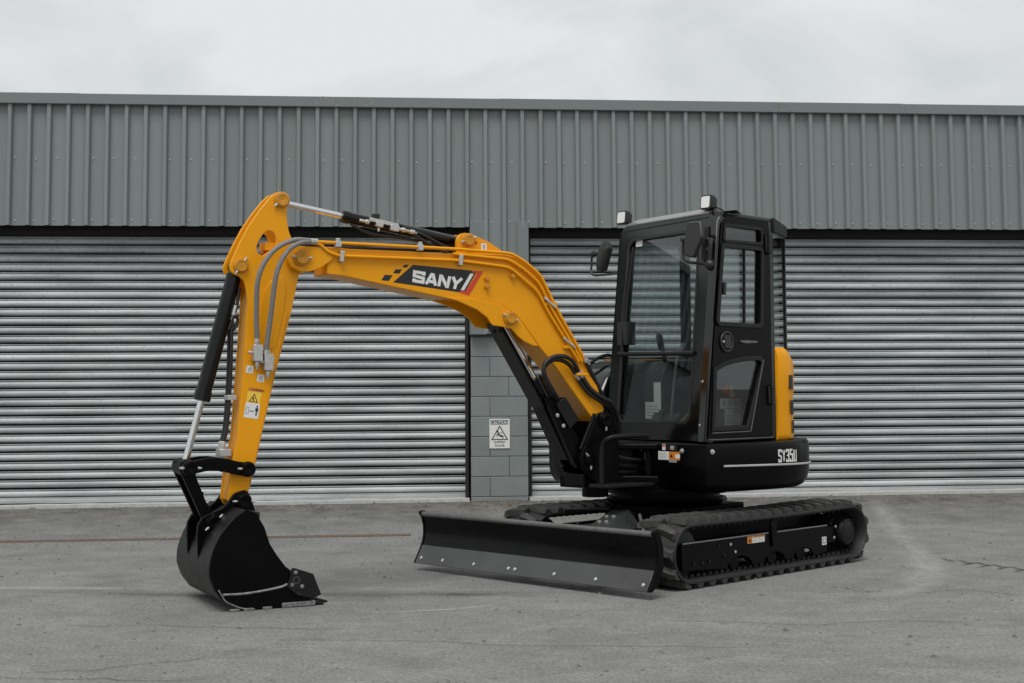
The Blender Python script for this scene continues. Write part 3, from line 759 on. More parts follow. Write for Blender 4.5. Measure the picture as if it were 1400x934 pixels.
mid = [Vector((0.75, 0.30, 0.425)), Vector((1.32, 0.55, 0.345))]
for q0, q1 in ((-0.15, 0.0), (0.0, 0.09)):
    dz0, dz1 = (0.012 if q0 < -0.1 else 0.02), (0.02 if q1 < 0.05 else -0.07)
    lo = []
    for p in mid: lo.append([(p.x, p.y + q0, p.z + dz0), (p.x, p.y + q1, p.z + dz1), (p.x, p.y + q1, p.z + dz1 - 0.01), (p.x, p.y + q0, p.z + dz0 - 0.01)])
    loft(bm, lo)
cv = finish('blade_cylinder_cover', bm, 'lit_steel', ex, bevel=0.002)
for (fx, fy) in ((0.35, -0.11), (0.35, -0.05), (0.60, -0.11), (0.60, -0.05)):
    p = mid[0].lerp(mid[1], fx); bm = NB(); lathe(bm, (p.x, p.y + fy, p.z + 0.012 + (fy + 0.15) / 0.15 * 0.008), (0.12, -0.05, 1), [(0, 0.014), (0.008, 0.014), (0.010, 0.008)], 8); finish('cover_bolt', bm, 'zinc', cv)
bm = NB(); tube(bm, (0.55, 0.19, 0.36), (1.02, 0.38, 0.27), 0.045); tube(bm, (1.02, 0.38, 0.27), (1.36, 0.50, 0.21), 0.025); finish('blade_cylinder', bm, 'black_paint', ex)
bm = NB()
path_tube(bm, [(0.62, 0.20, 0.41), (0.85, 0.27, 0.33), (1.05, 0.22, 0.27), (1.12, 0.14, 0.30), (1.02, 0.09, 0.36)], 0.010)
path_tube(bm, [(0.62, 0.24, 0.41), (0.88, 0.31, 0.32), (1.10, 0.26, 0.26), (1.16, 0.16, 0.29), (1.05, 0.09, 0.35)], 0.010)
path_tube(bm, [(0.62, -0.25, 0.40), (0.80, -0.22, 0.42), (0.72, 0.1, 0.44)], 0.012)
finish('blade_hose', bm, 'hose_black', ex)
bm = NB(); tube(bm, (0.76, 0.40, 0.415), (1.12, 0.74, 0.345), 0.011); finish('grease_pipe', bm, 'grey_edge', ex)

# ---- slewing body
plan = [(0.595, 0.83), (0.45, 0.86), (0.30, 0.89), (0.12, 0.925), (-0.05, 0.953), (-0.22, 0.968), (-0.38, 0.945)]
plan += [(1.02 * math.cos(R(a)), 1.02 * math.sin(R(a))) for a in range(118, 250, 8)]
plan += [(-0.30, -0.95), (0.0, -0.93), (0.30, -0.86), (0.47, -0.70), (0.55, -0.40), (0.53, -0.30), (0.40, -0.24), (0.40, 0.06), (0.525, 0.14)]
bm = NB()
loops = []
for z, d in ((0.560, 0.10), (0.566, 0.075), (0.585, 0.04), (0.62, 0.016), (0.67, 0.003), (0.74, 0.0), (0.845, 0.0), (0.874, 0.006), (0.884, 0.016), (0.885, 0.05)):
    loops.append([(x, y, z) for x, y in inset_poly(plan, d)])
loft(bm, loops)
ub = finish('slewing_body', bm, 'black_paint', ex, smooth=50)
bm = NB(); box(bm, (-0.55, -0.45, 0.555), (0.62, 0.45, 0.63)); finish('body_underside', bm, 'black_paint', ub)
# raised pale strip along the skirt
bm = NB()
sp = plan[1:10]; pts = smooth_path([(x, y, 0) for x, y in sp], 4)
nn = len(pts); lo = []
for i, p in enumerate(pts):
    t = (pts[min(i + 1, nn - 1)] - pts[max(i - 1, 0)]).normalized(); n_ = Vector((t.y, -t.x, 0)); 
    if n_.y < 0: n_ = -n_
    z = 0.738 - 0.018 * i / nn; q = p + n_ * 0.001; q2 = p + n_ * 0.010
    lo.append([(q.x, q.y, z - 0.007), (q2.x, q2.y, z - 0.004), (q2.x, q2.y, z + 0.004), (q.x, q.y, z + 0.007)])
loft(bm, lo); finish('skirt_strip', bm, 'strip_grey', ub, smooth=40)
# model lettering on the skirt
def skirt(xq):
    for (xa, ya), (xb, yb) in zip(plan[:-1], plan[1:]):
        if xb <= xq <= xa: return ya + (yb - ya) * (xq - xa) / (xb - xa)
    return 0.96
LET = {'S': [[(1, .80), (1, 1), (0, 1), (0, .55), (1, .45), (1, 0), (0, 0), (0, .22)]], 'Y': [[(0, 1), (.5, .5), (1, 1)], [(.5, .5), (.5, 0)]], '3': [[(0, .8), (0, 1), (1, 1), (1, .56), (.45, .52), (1, .48), (1, 0), (0, 0), (0, .22)]],
       '5': [[(1, 1), (0, 1), (0, .6), (1, .6), (1, 0), (0, 0), (0, .22)]], 'U': [[(0, 1), (0, 0), (1, 0), (1, 1)]]}
D = Decal(lambda u, v, t: (-0.036 - u, skirt(-0.036 - u) + 0.002 + t, 0.752 + v))
for i, ch in enumerate('SY35U'):
    u0, w_, h_, sw_ = i * 0.0395, 0.025, 0.074, 0.0125
    for j, st in enumerate(LET[ch]):
        for q in stroke2d([(u0 + sw_ / 2 + a * (w_ - sw_ * 0.15), b * h_) for a, b in st], sw_): D.add(q, 'white_print', j)
D.build('model_lettering', ub)
# skirt bolts and front labels
FN = Vector((0.996, -0.0872, 0.0)).normalized()
def bodyfront(s, z, t=0.0): 
    x = 0.595 - (0.830 - (0.83 - 0.996 * s)) * (0.07 / 0.69); y = 0.83 - 0.996 * s
    return Vector((x, y, z)) + Vector((0.995, -0.10, 0)) * t
for s, z in ((0.60, 0.842), (0.215, 0.835)):
    bm = NB(); p = bodyfront(s, z, -0.004); lathe(bm, p, (0.995, -0.1, 0), [(0, 0.017), (0.008, 0.017), (0.009, 0.011), (0.018, 0.011), (0.019, 0.006)], 12); finish('skirt_bolt', bm, 'zinc', ub)
bm = NB(); lathe(bm, (0.545, 0.835, 0.834), (0.25, 0.97, 0), [(0, 0.017), (0.012, 0.017), (0.013, 0.011), (0.022, 0.011), (0.023, 0.006)], 12); finish('skirt_bolt', bm, 'zinc', ub)
D = Decal(lambda u, v, t: tuple(bodyfront(u, v, 0.003 + t)))
D.rect(0.435, 0.772, 0.235, 0.828, 'white_print'); D.rect(0.335, 0.772, 0.235, 0.828, 'orange_print', 1); D.rect(0.275, 0.785, 0.232, 0.812, 'white_print', 2); D.rect(0.335, 0.757, 0.262, 0.774, 'grey_print', 2)
for k in range(4): D.rect(0.425, 0.782 + k * 0.011, 0.35 + 0.01 * (k % 2), 0.784 + k * 0.011, 'grey_print', 2)
D.add([(0.312, 0.815), (0.326, 0.79), (0.298, 0.79)], 'dark_print', 2)
D.build('warning_label', ub)
D = Decal(lambda u, v, t: tuple(bodyfront(u, v, 0.003 + t)))
D.rect(0.395, 0.836, 0.255, 0.876, 'dark_print', 1); D.rect(0.395, 0.836, 0.365, 0.876, 'white_print', 2); D.rect(0.392, 0.860, 0.368, 0.873, 'red_print', 3)
for k in range(3): D.rect(0.32, 0.843 + k * 0.009, 0.285, 0.847 + k * 0.009, 'white_print', 2)
D.build('warning_label', ub)
D = Decal(lambda u, v, t: tuple(bodyfront(u, v, 0.003 + t))); D.rect(0.565, 0.765, 0.545, 0.815, 'white_print', 1); D.build('part_label', ub)
# rear bumper post at the tail
bm = NB(); prism(bm, rounded([(-0.55, 0.79), (-0.595, 0.815), (-0.705, 0.735), (-0.66, 0.67)], 0.01), XY, 0.655, 0.885); finish('tail_bumper', bm, 'black_paint', ub, bevel=0.012)

# ---- yellow engine cover that follows the tail, with louvre slots; black hood behind the cab
def arc_pts(r, a0, a1, n): return [(r * math.cos(R(a0 + (a1 - a0) * i / n)), r * math.sin(R(a0 + (a1 - a0) * i / n))) for i in range(n + 1)]
a0, a1 = 107.5, 250.0
def cover_r(a):
    t = max(0.0, min(1.0, (a - 107.5) / 11.0)); return 0.845 + 0.070 * t * (2 - t)
slots = [(116.5, 119.0, 1.235, 1.345), (117.5, 119.5, 1.06, 1.165), (118.5, 120, 0.92, 1.02)]
bm = NB(); n = 60
outer = []
for i in range(n + 1):
    a = a0 + (a1 - a0) * i / n
    rr = cover_r(a)
    bul = 0.0
    outer.append((a, rr))
def top_z(a): return 1.527 - 0.055 * max(0, min(1, (a - 113) / 6))
cols = []
zs = [0.0, 0.02, 0.06, 0.5, 0.62, 0.9, 0.97, 1.0]
for a, rr in outer:
    c = []
    for f in zs:
        z = 0.887 + (top_z(a) - 0.887) * f; ins = 0.012 if f in (0.0,) else (0.02 if f == 1.0 else (0.006 if f == 0.97 else 0))
        bump = 0.008 if f in (0.62, 0.9) else 0
        c.append(bm.verts.new(((rr - ins + bump) * math.cos(R(a)), (rr - ins + bump) * math.sin(R(a)), z)))
    top = bm.verts.new(((rr - 0.045) * math.cos(R(a)), (rr - 0.045) * math.sin(R(a)), top_z(a) - 0.004)); c.append(top)
    cols.append(c)
for a, b in zip(cols[:-1], cols[1:]):
    for j in range(len(a) - 1): bm.faces.new((a[j], b[j], b[j + 1], a[j + 1]))
# closing face on the door side
a = a0; q = [bm.verts.new((0.80 * math.cos(R(a)), 0.80 * math.sin(R(a)), 0.887))]
bm.faces.new(cols[0] + q)
hood = finish('engine_cover', bm, 'yellow', ex, smooth=40)
for (sa, sb, z0, z1) in ((113.0, 117.0, 1.235, 1.335), (114.0, 117.5, 1.06, 1.16), (115.5, 118, 0.93, 1.02)):
    D = Decal(lambda u, v, t: ((cover_r(u) + 0.0095 + t) * math.cos(R(u)), (cover_r(u) + 0.0095 + t) * math.sin(R(u)), v))
    for k in range(4):
        u0, u1 = sa + (sb - sa) * k / 4, sa + (sb - sa) * (k + 1) / 4
        D.rect(u0, z0, u1, z1, 'dark_print')
    for k in range(6):
        v = z0 + (z1 - z0) * (k + 0.5) / 6; D.rect(sa + 0.3, v - 0.003, sb - 0.3, v + 0.003, 'black_satin', 3)
    D.build('louvre_slot', hood)
bm = NB(); prism(bm, [(-0.40, 0.66)] + arc_pts(0.86, 122, 250, 16) + [(-0.30, -0.80), (-0.30, 0.40)], XY, 0.88, 1.46); finish('engine_bay', bm, 'black_paint', ex, bevel=0.02)
bm = NB()      # tank cover on the far side of the cab
prism(bm, [(0.30, 0.885), (0.30, 1.10), (0.16, 1.33), (0.02, 1.42), (-0.32, 1.47), (-0.32, 0.885)], XZ, -0.86, -0.385)
finish('tank_cover', bm, 'black_gloss', ex, bevel=0.05, seg=4)
bm = NB(); path_tube(bm, [(0.27, -0.62, 1.10), (0.20, -0.62, 1.34), (0.05, -0.62, 1.46), (-0.12, -0.62, 1.50), (-0.22, -0.62, 1.44)], 0.014); finish('hand_rail', bm, 'black_satin', ex)

# ---- cab
CSK, SSK = math.cos(R(15)), math.sin(R(15))      # the cab's front is splayed 15 degrees in plan
FNv = Vector((CSK, -SSK, 0.125 * CSK)).normalized()
def CF(s, z, t=0.0):
    q = 1.20947 * s + 0.03636 * s * s + 0.00118 * s ** 3
    h = z + (0.0301 * s + 0.00096 * s * s) * (z - 1.264)
    return tuple(Vector((0.557 - SSK * q - 0.125 * (h - 0.9), 0.80 - CSK * q, h)) + FNv * t)
def CS(x, z, t=0.0): return (x, 0.80 + t, z)
CR0, CR1 = Vector((-0.235, 0.80, 0)), Vector((-0.69, 0.60, 0))
crd = (CR1 - CR0).normalized(); crn = Vector((-crd.y, crd.x, 0)); crn = crn if crn.y > 0 else -crn
CRL = (CR1 - CR0).length
def CQ(u, z, t=0.0): p = CR0 + crd * u + crn * t; return (p.x, p.y, z)
def CB(y, z, t=0.0): return (-0.69 - t - 0.0 * y, y, z)
def CX(x, z, t=0.0): return (x, -0.336 - t, z)
gl_front = [(0.812, 2.312), (0.225, 2.325), (0.168, 2.27), (0.158, 1.795), (0.148, 1.06), (0.178, 1.012), (0.822, 1.014), (0.852, 1.06), (0.858, 1.83), (0.858, 2.26)]
bm = NB()
prism(bm, rounded([(0.93, 0.90), (0.945, 1.6), (0.945, 2.34), (0.91, 2.405), (0.09, 2.43), (0.045, 2.40), (0.035, 0.90)], [0, 0, 0.05, 0.05, 0.03, 0.03, 0]), CF, -0.07, 0.0, holes=[rounded(gl_front, [0.03, 0.02, 0.02, 0, 0.02, 0.05, 0.05, 0.02, 0, 0.03])])
cab = finish('cab_shell', bm, 'black_gloss', ex, bevel=0.008, smooth=40)
# rounded corner posts
bm = NB()
def post(pts, r):
    path_tube(bm, pts, r, 16, smooth=False)
post([CF(0.045, 0.895, -0.045), CF(0.045, 2.36, -0.045), CF(0.05, 2.42, -0.06)], 0.046)
finish('corner_post', bm, 'black_gloss', cab, smooth=60)
bm = NB(); post([CF(0.91, 0.895, -0.04), CF(0.91, 2.40, -0.04)], 0.038); finish('corner_post', bm, 'black_gloss', cab, smooth=60)
door_open = rounded([(0.548, 0.912), (0.362, 2.35), (0.30, 2.412), (-0.18, 2.412), (-0.205, 2.33), (-0.195, 0.912)], [0.01, 0.05, 0.05, 0.05, 0.04, 0.01])
bm = NB(); prism(bm, [(0.575, 0.895), (0.385, 2.37), (0.32, 2.432), (-0.235, 2.432), (-0.235, 0.895)], CS, -0.06, 0.0, holes=[door_open]); finish('side_frame', bm, 'black_gloss', cab, bevel=0.006, smooth=40)
# rear quarter, back and far side frames
q_open = rounded([(0.035, 1.50), (CRL - 0.02, 1.50), (CRL - 0.02, 2.33), (0.035, 2.33)], 0.03)
bm = NB(); prism(bm, [(0.0, 0.89), (CRL, 0.89), (CRL, 2.41), (0.0, 2.43)], CQ, -0.04, 0.0, holes=[q_open]); finish('quarter_frame', bm, 'black_gloss', cab, bevel=0.003)
bm = NB(); prism(bm, [(-0.336, 0.89), (0.60, 0.89), (0.60, 2.41), (-0.336, 2.41)], CB, -0.04, 0.0, holes=[rounded([(-0.28, 1.5), (0.56, 1.5), (0.56, 2.33), (-0.28, 2.33)], 0.04)]); finish('back_frame', bm, 'black_paint', cab)
bm = NB(); prism(bm, [(0.255, 0.89), (0.07, 2.40), (-0.69, 2.40), (-0.69, 0.89)], CX, -0.04, 0.0, holes=[rounded([(0.17, 1.35), (0.05, 2.33), (-0.63, 2.33), (-0.63, 1.35)], 0.04)]); finish('far_side_frame', bm, 'black_paint', cab)
# roof: sheet with rounded crown, and pale visor moulding at the front edge
rpl = [CF(0.02, 2.40, -0.085)[:2], CF(0.94, 2.40, -0.085)[:2], (-0.69, -0.336), (-0.69, 0.60), (-0.235, 0.805), (0.33, 0.805)]
rpl = rounded(rpl, [0.06, 0.06, 0.05, 0.05, 0.1, 0.05])
bm = NB(); loft(bm, [[(x, y, z) for x, y in inset_poly(rpl, d)] for z, d in ((2.396, 0.006), (2.406, -0.004), (2.418, 0.0), (2.428, 0.022), (2.434, 0.05), (2.437, 0.08))]); roof = finish('roof', bm, 'black_satin', cab, smooth=60)
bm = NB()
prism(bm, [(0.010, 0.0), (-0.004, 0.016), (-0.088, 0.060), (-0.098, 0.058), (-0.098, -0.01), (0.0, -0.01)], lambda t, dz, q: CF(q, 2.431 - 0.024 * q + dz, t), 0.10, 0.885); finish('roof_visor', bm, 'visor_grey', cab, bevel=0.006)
bm = NB()      # dark drip groove under the visor
prism(bm, [(0.925, 2.366), (0.925, 2.374), (0.10, 2.402), (0.10, 2.394)], CF, 0.0005, 0.006); finish('drip_moulding', bm, 'hose_black', cab)
bm = NB(); prism(bm, [(0.0, 2.435), (CRL - 0.015, 2.42), (CRL - 0.015, 2.345), (0.0, 2.335)], CQ, 0.001, 0.018); finish('quarter_cap', bm, 'black_satin', cab, bevel=0.004)
# panes
def pane(name, poly, mp_, t, parent):
    bm = NB(); prism(bm, poly, mp_, t - 0.005, t); o = finish(name, bm, 'cab_glass', parent, smooth=0); return o
up = [(u, v) for u, v in gl_front if v > 1.45]
pane('windscreen', rounded([(0.83, 2.322), (0.20, 2.334), (0.155, 2.29), (0.145, 1.486), (0.868, 1.492), (0.866, 2.28)], 0.02), CF, -0.02, cab)
pane('lower_front_pane', rounded([(0.868, 1.470), (0.145, 1.466), (0.138, 1.05), (0.168, 1.002), (0.832, 1.004), (0.862, 1.05)], [0, 0, .02, .03, .03, .02]), CF, -0.02, cab)
pane('quarter_pane', rounded([(0.025, 1.49), (CRL - 0.012, 1.49), (CRL - 0.012, 2.34), (0.025, 2.34)], 0.02), CQ, -0.012, cab)
pane('back_pane', [(-0.29, 1.49), (0.57, 1.49), (0.57, 2.34), (-0.29, 2.34)], CB, -0.015, cab)
pane('far_side_pane', [(0.18, 1.34), (0.06, 2.34), (-0.64, 2.34), (-0.64, 1.34)], CX, -0.015, cab)
bm = NB(); path_tube(bm, [CF(0.868, 1.488, 0.004), CF(0.145, 1.480, 0.004)], 0.016, 12, smooth=False); finish('glazing_bar', bm, 'black_satin', cab, smooth=60)
# rubber gasket round the front opening
gk = rounded(gl_front, [0.03, 0.02, 0.02, 0, 0.02, 0.05, 0.05, 0.02, 0, 0.03])
bm = NB(); prism(bm, gk, CF, -0.012, 0.002, holes=[inset_poly(gk, 0.016)]); finish('window_gasket', bm, 'hose_black', cab)
bm = NB(); D = Decal(lambda u, v, t: CF(u, v, -0.0195 + t)); D.rect(0.80, 2.255, 0.735, 2.30, 'white_print'); D.build('glass_label', cab)
# wiper
bm = NB(); path_tube(bm, [CF(0.83, 1.53, 0.02), CF(0.835, 1.8, 0.025), CF(0.815, 2.2, 0.015)], 0.007); path_tube(bm, [CF(0.80, 2.25, 0.004), CF(0.815, 1.9, 0.008), CF(0.82, 1.62, 0.004)], 0.006)
box(bm, Vector(CF(0.86, 1.56, -0.05)) - Vector((0.03, 0.03, 0.0)), Vector(CF(0.80, 1.56, 0.0)) + Vector((0.0, 0.0, 0.16)))
finish('wiper', bm, 'plastic_black', cab)

# ---- door
DT = 0.006
slide = rounded([(0.338, 2.193), (-0.09, 2.193), (-0.065, 1.68), (0.412, 1.684)], 0.02)
topw = rounded([(0.31, 2.337), (-0.095, 2.335), (-0.095, 2.246), (0.325, 2.24)], 0.015)
loww = [(0.443, 1.362), (0.36, 1.392), (0.274, 1.412), (0.12, 1.432), (-0.045, 1.438), (-0.07, 1.42), (0.113, 0.994), (0.473, 0.992)]
dpoly = inset_poly(door_open, 0.006)
bm = NB(); prism(bm, dpoly, CS, -0.045, DT, holes=[slide, topw, loww]); dr_ = finish('cab_door', bm, 'black_paint', ex, bevel=0.006, smooth=40)
def frame_ring(poly, w, t0, t1, name, mname, parent, bev=0.003):
    bm = NB(); prism(bm, inset_poly(poly, -w), CS, t0, t1, holes=[inset_poly(poly, 0.004)]); return finish(name, bm, mname, parent, bevel=bev)
frame_ring(slide, 0.026, DT + 0.0005, DT + 0.012, 'sliding_window_frame', 'black_satin', dr_)
frame_ring(topw, 0.018, DT + 0.0005, DT + 0.008, 'top_window_frame', 'black_satin', dr_)
frame_ring(loww, 0.028, DT + 0.0005, DT + 0.008, 'lower_window_frame', 'black_satin', dr_)
pane('sliding_pane', inset_poly(slide, -0.008), CS, -0.01, dr_); pane('top_pane', inset_poly(topw, -0.006), CS, -0.01, dr_); pane('lower_pane', inset_poly(loww, -0.008), CS, -0.01, dr_)
bm = NB(); prism(bm, [(0.103, 2.19), (0.093, 2.19), (0.107, 1.682), (0.119, 1.682)], CS, -0.009, 0.010); finish('window_mullion', bm, 'black_satin', dr_)
bm = NB(); prism(bm, [(0.338, 1.955), (0.310, 1.955), (0.318, 1.87), (0.346, 1.87)], CS, -0.009, 0.010); finish('window_catch', bm, 'plastic_black', dr_, bevel=0.003)
bm = NB()
lathe(bm, CS(0.325, 1.555, DT - 0.002), (0, 1, 0), [(0, 0.072), (0.012, 0.072), (0.016, 0.066), (0.014, 0.056), (0.004, 0.052), (0.003, 0.03)], 32)
prism(bm, rounded([(0.36, 1.60), (0.29, 1.60), (0.285, 1.51), (0.36, 1.51)], 0.02), CS, DT + 0.001, DT + 0.016); finish('door_latch', bm, 'plastic_black', dr_, bevel=0.003)
bm = NB(); lathe(bm, CS(0.374, 1.555, DT + 0.013), (0, 1, 0), [(0, 0.009), (0.005, 0.009), (0.006, 0.005)], 10); finish('key_lock', bm, 'zinc', dr_)
bm = NB(); prism(bm, rounded([(0.17, 1.567), (0.10, 1.570), (-0.015, 1.566), (-0.015, 1.556), (0.10, 1.549), (0.17, 1.555)], 0.004), CS, DT, DT + 0.012); finish('door_badge', bm, 'grey_edge', dr_)
bm = NB(); prism(bm, [(0.53, 0.908), (-0.185, 0.906), (-0.185, 0.912), (0.53, 0.914)], CS, DT - 0.004, DT + 0.003); finish('door_lower_lip', bm, 'grey_edge', dr_)
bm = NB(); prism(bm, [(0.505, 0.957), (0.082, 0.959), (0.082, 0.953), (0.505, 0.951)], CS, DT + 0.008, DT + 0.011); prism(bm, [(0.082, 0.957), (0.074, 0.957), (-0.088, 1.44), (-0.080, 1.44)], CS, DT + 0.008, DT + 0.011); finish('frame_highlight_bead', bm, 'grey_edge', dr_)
for hz in (2.243, 1.198):
    bm = NB(); tube(bm, (-0.175, 0.825, hz - 0.07), (-0.175, 0.825, hz + 0.07), 0.017, 14)
    box(bm, (-0.215, 0.807, hz - 0.06), (-0.14, 0.818, hz + 0.06)); finish('door_hinge', bm, 'plastic_black', dr_, bevel=0.003)
# small fittings on the front corner post
for z in (1.29, 1.005):
    bm = NB(); p = Vector(CF(0.045, z, 0.004)); lathe(bm, p - Vector((0, 0, 0)), (0.8, 0.5, 0), [(-0.01, 0.02), (0.012, 0.02), (0.014, 0.011), (0.028, 0.011), (0.03, 0.005)], 10); finish('post_bolt', bm, 'zinc', cab)
# work lamps
for s, z in ((0.93, 2.475), (0.115, 2.503)):
    lm = finish('work_lamp', (lambda b: (loft(b, [[CF(s + a, z + c, t) for a, c in rounded([(-0.048 * k, -0.050 * k), (0.048 * k, -0.050 * k), (0.048 * k, 0.050 * k), (-0.048 * k, 0.050 * k)], 0.016)] for t, k in ((-0.05, 0.75), (-0.015, 1.0), (0.012, 1.0), (0.014, 0.94))]), b)[1])(NB()), 'plastic_black', ex, smooth=40)
    bm = NB(); prism(bm, rounded([(s - 0.037, z - 0.039), (s + 0.037, z - 0.039), (s + 0.037, z + 0.039), (s - 0.037, z + 0.039)], 0.012), CF, 0.0145, 0.018); finish('lamp_lens', bm, 'lamp_reflector', lm)
    bm = NB(); p = Vector(CF(s - 0.03, z - 0.05, -0.02)); tube(bm, p, p + Vector((-0.02, 0.0, -0.05)), 0.009); box(bm, p + Vector((-0.045, -0.02, -0.065)), p + Vector((0.0, 0.02, -0.05))); finish('lamp_bracket', bm, 'plastic_black', lm)
    bm = NB(); path_tube(bm, [p + Vector((-0.03, 0.01, 0.02)), p + Vector((-0.07, 0.03, 0.0)), p + Vector((-0.10, 0.05, -0.04))], 0.005, 6); finish('lamp_cable', bm, 'hose_black', lm)
# mirrors
def mirror_near():
    bm = NB()
    def sec(t, k): return [CF(0.085 + (a - 0.172) * k, 2.228 + (b - 2.228) * k, t - 0.17) for a, b in rounded([(0.232, 2.352), (0.118, 2.345), (0.092, 2.235), (0.16, 2.10), (0.245, 2.118), (0.256, 2.24)], 0.012)]
    loft(bm, [sec(0.30, 0.93), sec(0.29, 1.0), sec(0.275, 1.0), sec(0.262, 0.7), sec(0.255, 0.2)])
    mo = finish('mirror', bm, 'plastic_black', ex, smooth=30)
    bm = NB(); path_tube(bm, [CF(0.13, 2.235, 0.10), CF(0.195, 2.24, 0.10), CF(0.205, 2.14, 0.095), CF(0.18, 2.09, 0.09), CF(0.10, 2.075, 0.06), CF(0.035, 2.068, 0.03)], 0.010, 8); finish('mirror_arm', bm, 'plastic_black', mo)
    bm = NB(); lathe(bm, CF(0.035, 2.068, 0.02), (0.4, 0.9, 0), [(-0.03, 0.01), (-0.025, 0.03), (0.0, 0.037), (0.02, 0.032), (0.034, 0.012)], 18); finish('mirror_ball_joint', bm, 'plastic_black', mo); bm = NB()
    lathe(bm, CF(0.20, 2.24, 0.09), (1, 0, 0), [(-0.01, 0.012), (0.0, 0.022), (0.025, 0.022), (0.035, 0.012)], 14); finish('mirror_ball_joint', bm, 'plastic_black', mo)
    bm = NB(); prism(bm, [(0.11, 2.33), (0.06, 2.33), (0.055, 2.10), (0.11, 2.10)], CF, 0.002, 0.03); path_tube(bm, [CF(0.03, 2.24, 0.02), CF(0.02, 2.20, 0.04), CF(0.028, 2.09, 0.03)], 0.016, 10)
    for z in (2.235, 2.165): lathe(bm, CF(0.055, z, 0.03), (0.9, 0.3, 0), [(0, 0.018), (0.015, 0.018), (0.02, 0.008)], 12)
    finish('mirror_bracket', bm, 'plastic_black', mo, bevel=0.002)
mirror_near()
bm = NB()
def sec(t, k): return [CF(1.128 + (a - 1.128) * k + t * 0.35, 2.21 + (b - 2.21) * k, -0.02 + t) for a, b in rounded([(1.10, 2.325), (1.078, 2.27), (1.125, 2.095), (1.175, 2.105), (1.172, 2.24), (1.145, 2.315)], 0.012)]
loft(bm, [sec(-0.03, 0.9), sec(0.0, 1.0), sec(0.012, 1.0), sec(0.03, 0.6)])
mo = finish('mirror', bm, 'plastic_black', ex, smooth=40)
bm = NB(); path_tube(bm, [CF(1.17, 2.23, 0.01), CF(1.225, 2.225, 0.0), CF(1.24, 2.16, -0.01), CF(1.225, 2.085, -0.01), CF(1.12, 2.075, -0.02), CF(0.95, 2.08, -0.03)], 0.009, 8); finish('mirror_arm', bm, 'plastic_black', mo)
bm = NB(); lathe(bm, CF(1.215, 2.235, 0.0), (0.8, 0.5, 0), [(-0.015, 0.012), (0.0, 0.024), (0.02, 0.012)], 14)
for z in (2.27, 2.10, 2.05): lathe(bm, CF(0.955, z, -0.03), (0.3, -0.9, 0), [(-0.02, 0.014), (0.012, 0.014), (0.018, 0.006)], 10)
finish('mirror_ball_joint', bm, 'plastic_black', mo)

# ---- inside the cab
bm = NB(); prism(bm, [(0.50, 0.76), (0.22, -0.28), (-0.66, -0.28), (-0.66, 0.58), (-0.24, 0.77)], XY, 0.895, 0.925); finish('cab_floor', bm, 'black_satin', ex)
bm = NB(); box(bm, (-0.52, -0.11, 0.925), (-0.18, 0.56, 1.22)); finish('seat_box', bm, 'black_satin', ex, bevel=0.02)
bm = NB()
loft(bm, [[(x, 0.32 + y, z) for x, y in rounded([(-0.40 + 0.02 * k, -0.20 + 0.02 * k), (0.04 - 0.02 * k, -0.20 + 0.02 * k), (0.04 - 0.02 * k, 0.20 - 0.02 * k), (-0.40 + 0.02 * k, 0.20 - 0.02 * k)], 0.06)] for z, k in ((1.22, 1), (1.25, 0), (1.31, 0), (1.33, 1))])
for z0, z1, w in ((1.33, 1.70, 0.17),):
    loft(bm, [[(-0.42 + (z - 1.33) * -0.18 + x, 0.32 + y, z) for x, y in rounded([(-0.05 + k, -w + k), (0.05 - k, -w + k), (0.05 - k, w - k), (-0.05 + k, w - k)], 0.03)] for z, k in ((z0, 0.02), (z0 + 0.03, 0), (z1 - 0.03, 0), (z1, 0.02))])
finish('operator_seat', bm, 'seat_fabric', ex, smooth=60)
bm = NB(); prism(bm, rounded([(0.06, 0.925), (0.08, 1.36), (0.0, 1.44), (-0.30, 1.46), (-0.42, 1.30), (-0.42, 0.925)], 0.03), XZ, -0.11, 0.06); con = finish('control_console', bm, 'plastic_black', ex, bevel=0.01)
bm = NB(); prism(bm, rounded([(-0.06, 1.20), (0.02, 1.42), (-0.06, 1.47), (-0.34, 1.44), (-0.36, 1.25)], 0.03), XZ, 0.60, 0.72); finish('control_console', bm, 'plastic_black', ex, bevel=0.01)
for y in (0.0, 0.66):
    bm = NB(); path_tube(bm, [(-0.02, y, 1.42), (-0.01, y, 1.50), (0.02, y, 1.55)], 0.016, 8); lathe(bm, (0.015, y, 1.53), (0.3, 0, 1), [(0, 0.02), (0.03, 0.026), (0.10, 0.024), (0.12, 0.01)], 12); finish('joystick', bm, 'plastic_black', ex)
# travel levers and pedals ahead of the seat
for y in (0.24, 0.40):
    bm = NB(); path_tube(bm, [(0.22, y, 0.925), (0.21, y, 1.10), (0.16, y + 0.01, 1.42), (0.10, y + 0.01, 1.52)], 0.010, 8); lathe(bm, (0.12, y + 0.01, 1.49), (-0.5, 0, 0.8), [(0, 0.014), (0.02, 0.018), (0.08, 0.016), (0.09, 0.006)], 10); finish('travel_lever', bm, 'grey_edge', ex)
    bm = NB(); prism(bm, [(0.33, 0.945), (0.31, 0.985), (0.17, 1.075), (0.16, 1.05)], XZ, y - 0.06, y + 0.06); finish('pedal', bm, 'lever_brown' if y > 0.3 else 'plastic_black', ex, bevel=0.004)
bm = NB(); prism(bm, rounded([(0.26, 0.925), (0.25, 1.02), (0.19, 1.09), (0.12, 1.0), (0.12, 0.925)], 0.03), XZ, 0.07, 0.16); tube(bm, (0.25, 0.18, 0.93), (0.25, 0.18, 1.10), 0.018); finish('pedal', bm, 'plastic_black', ex, bevel=0.01)
bm = NB(); path_tube(bm, [(0.43, 0.55, 0.93), (0.38, 0.55, 1.02), (0.26, 0.52, 1.06), (0.22, 0.50, 1.0)], 0.03, 8); finish('pedal', bm, 'lever_brown', ex)
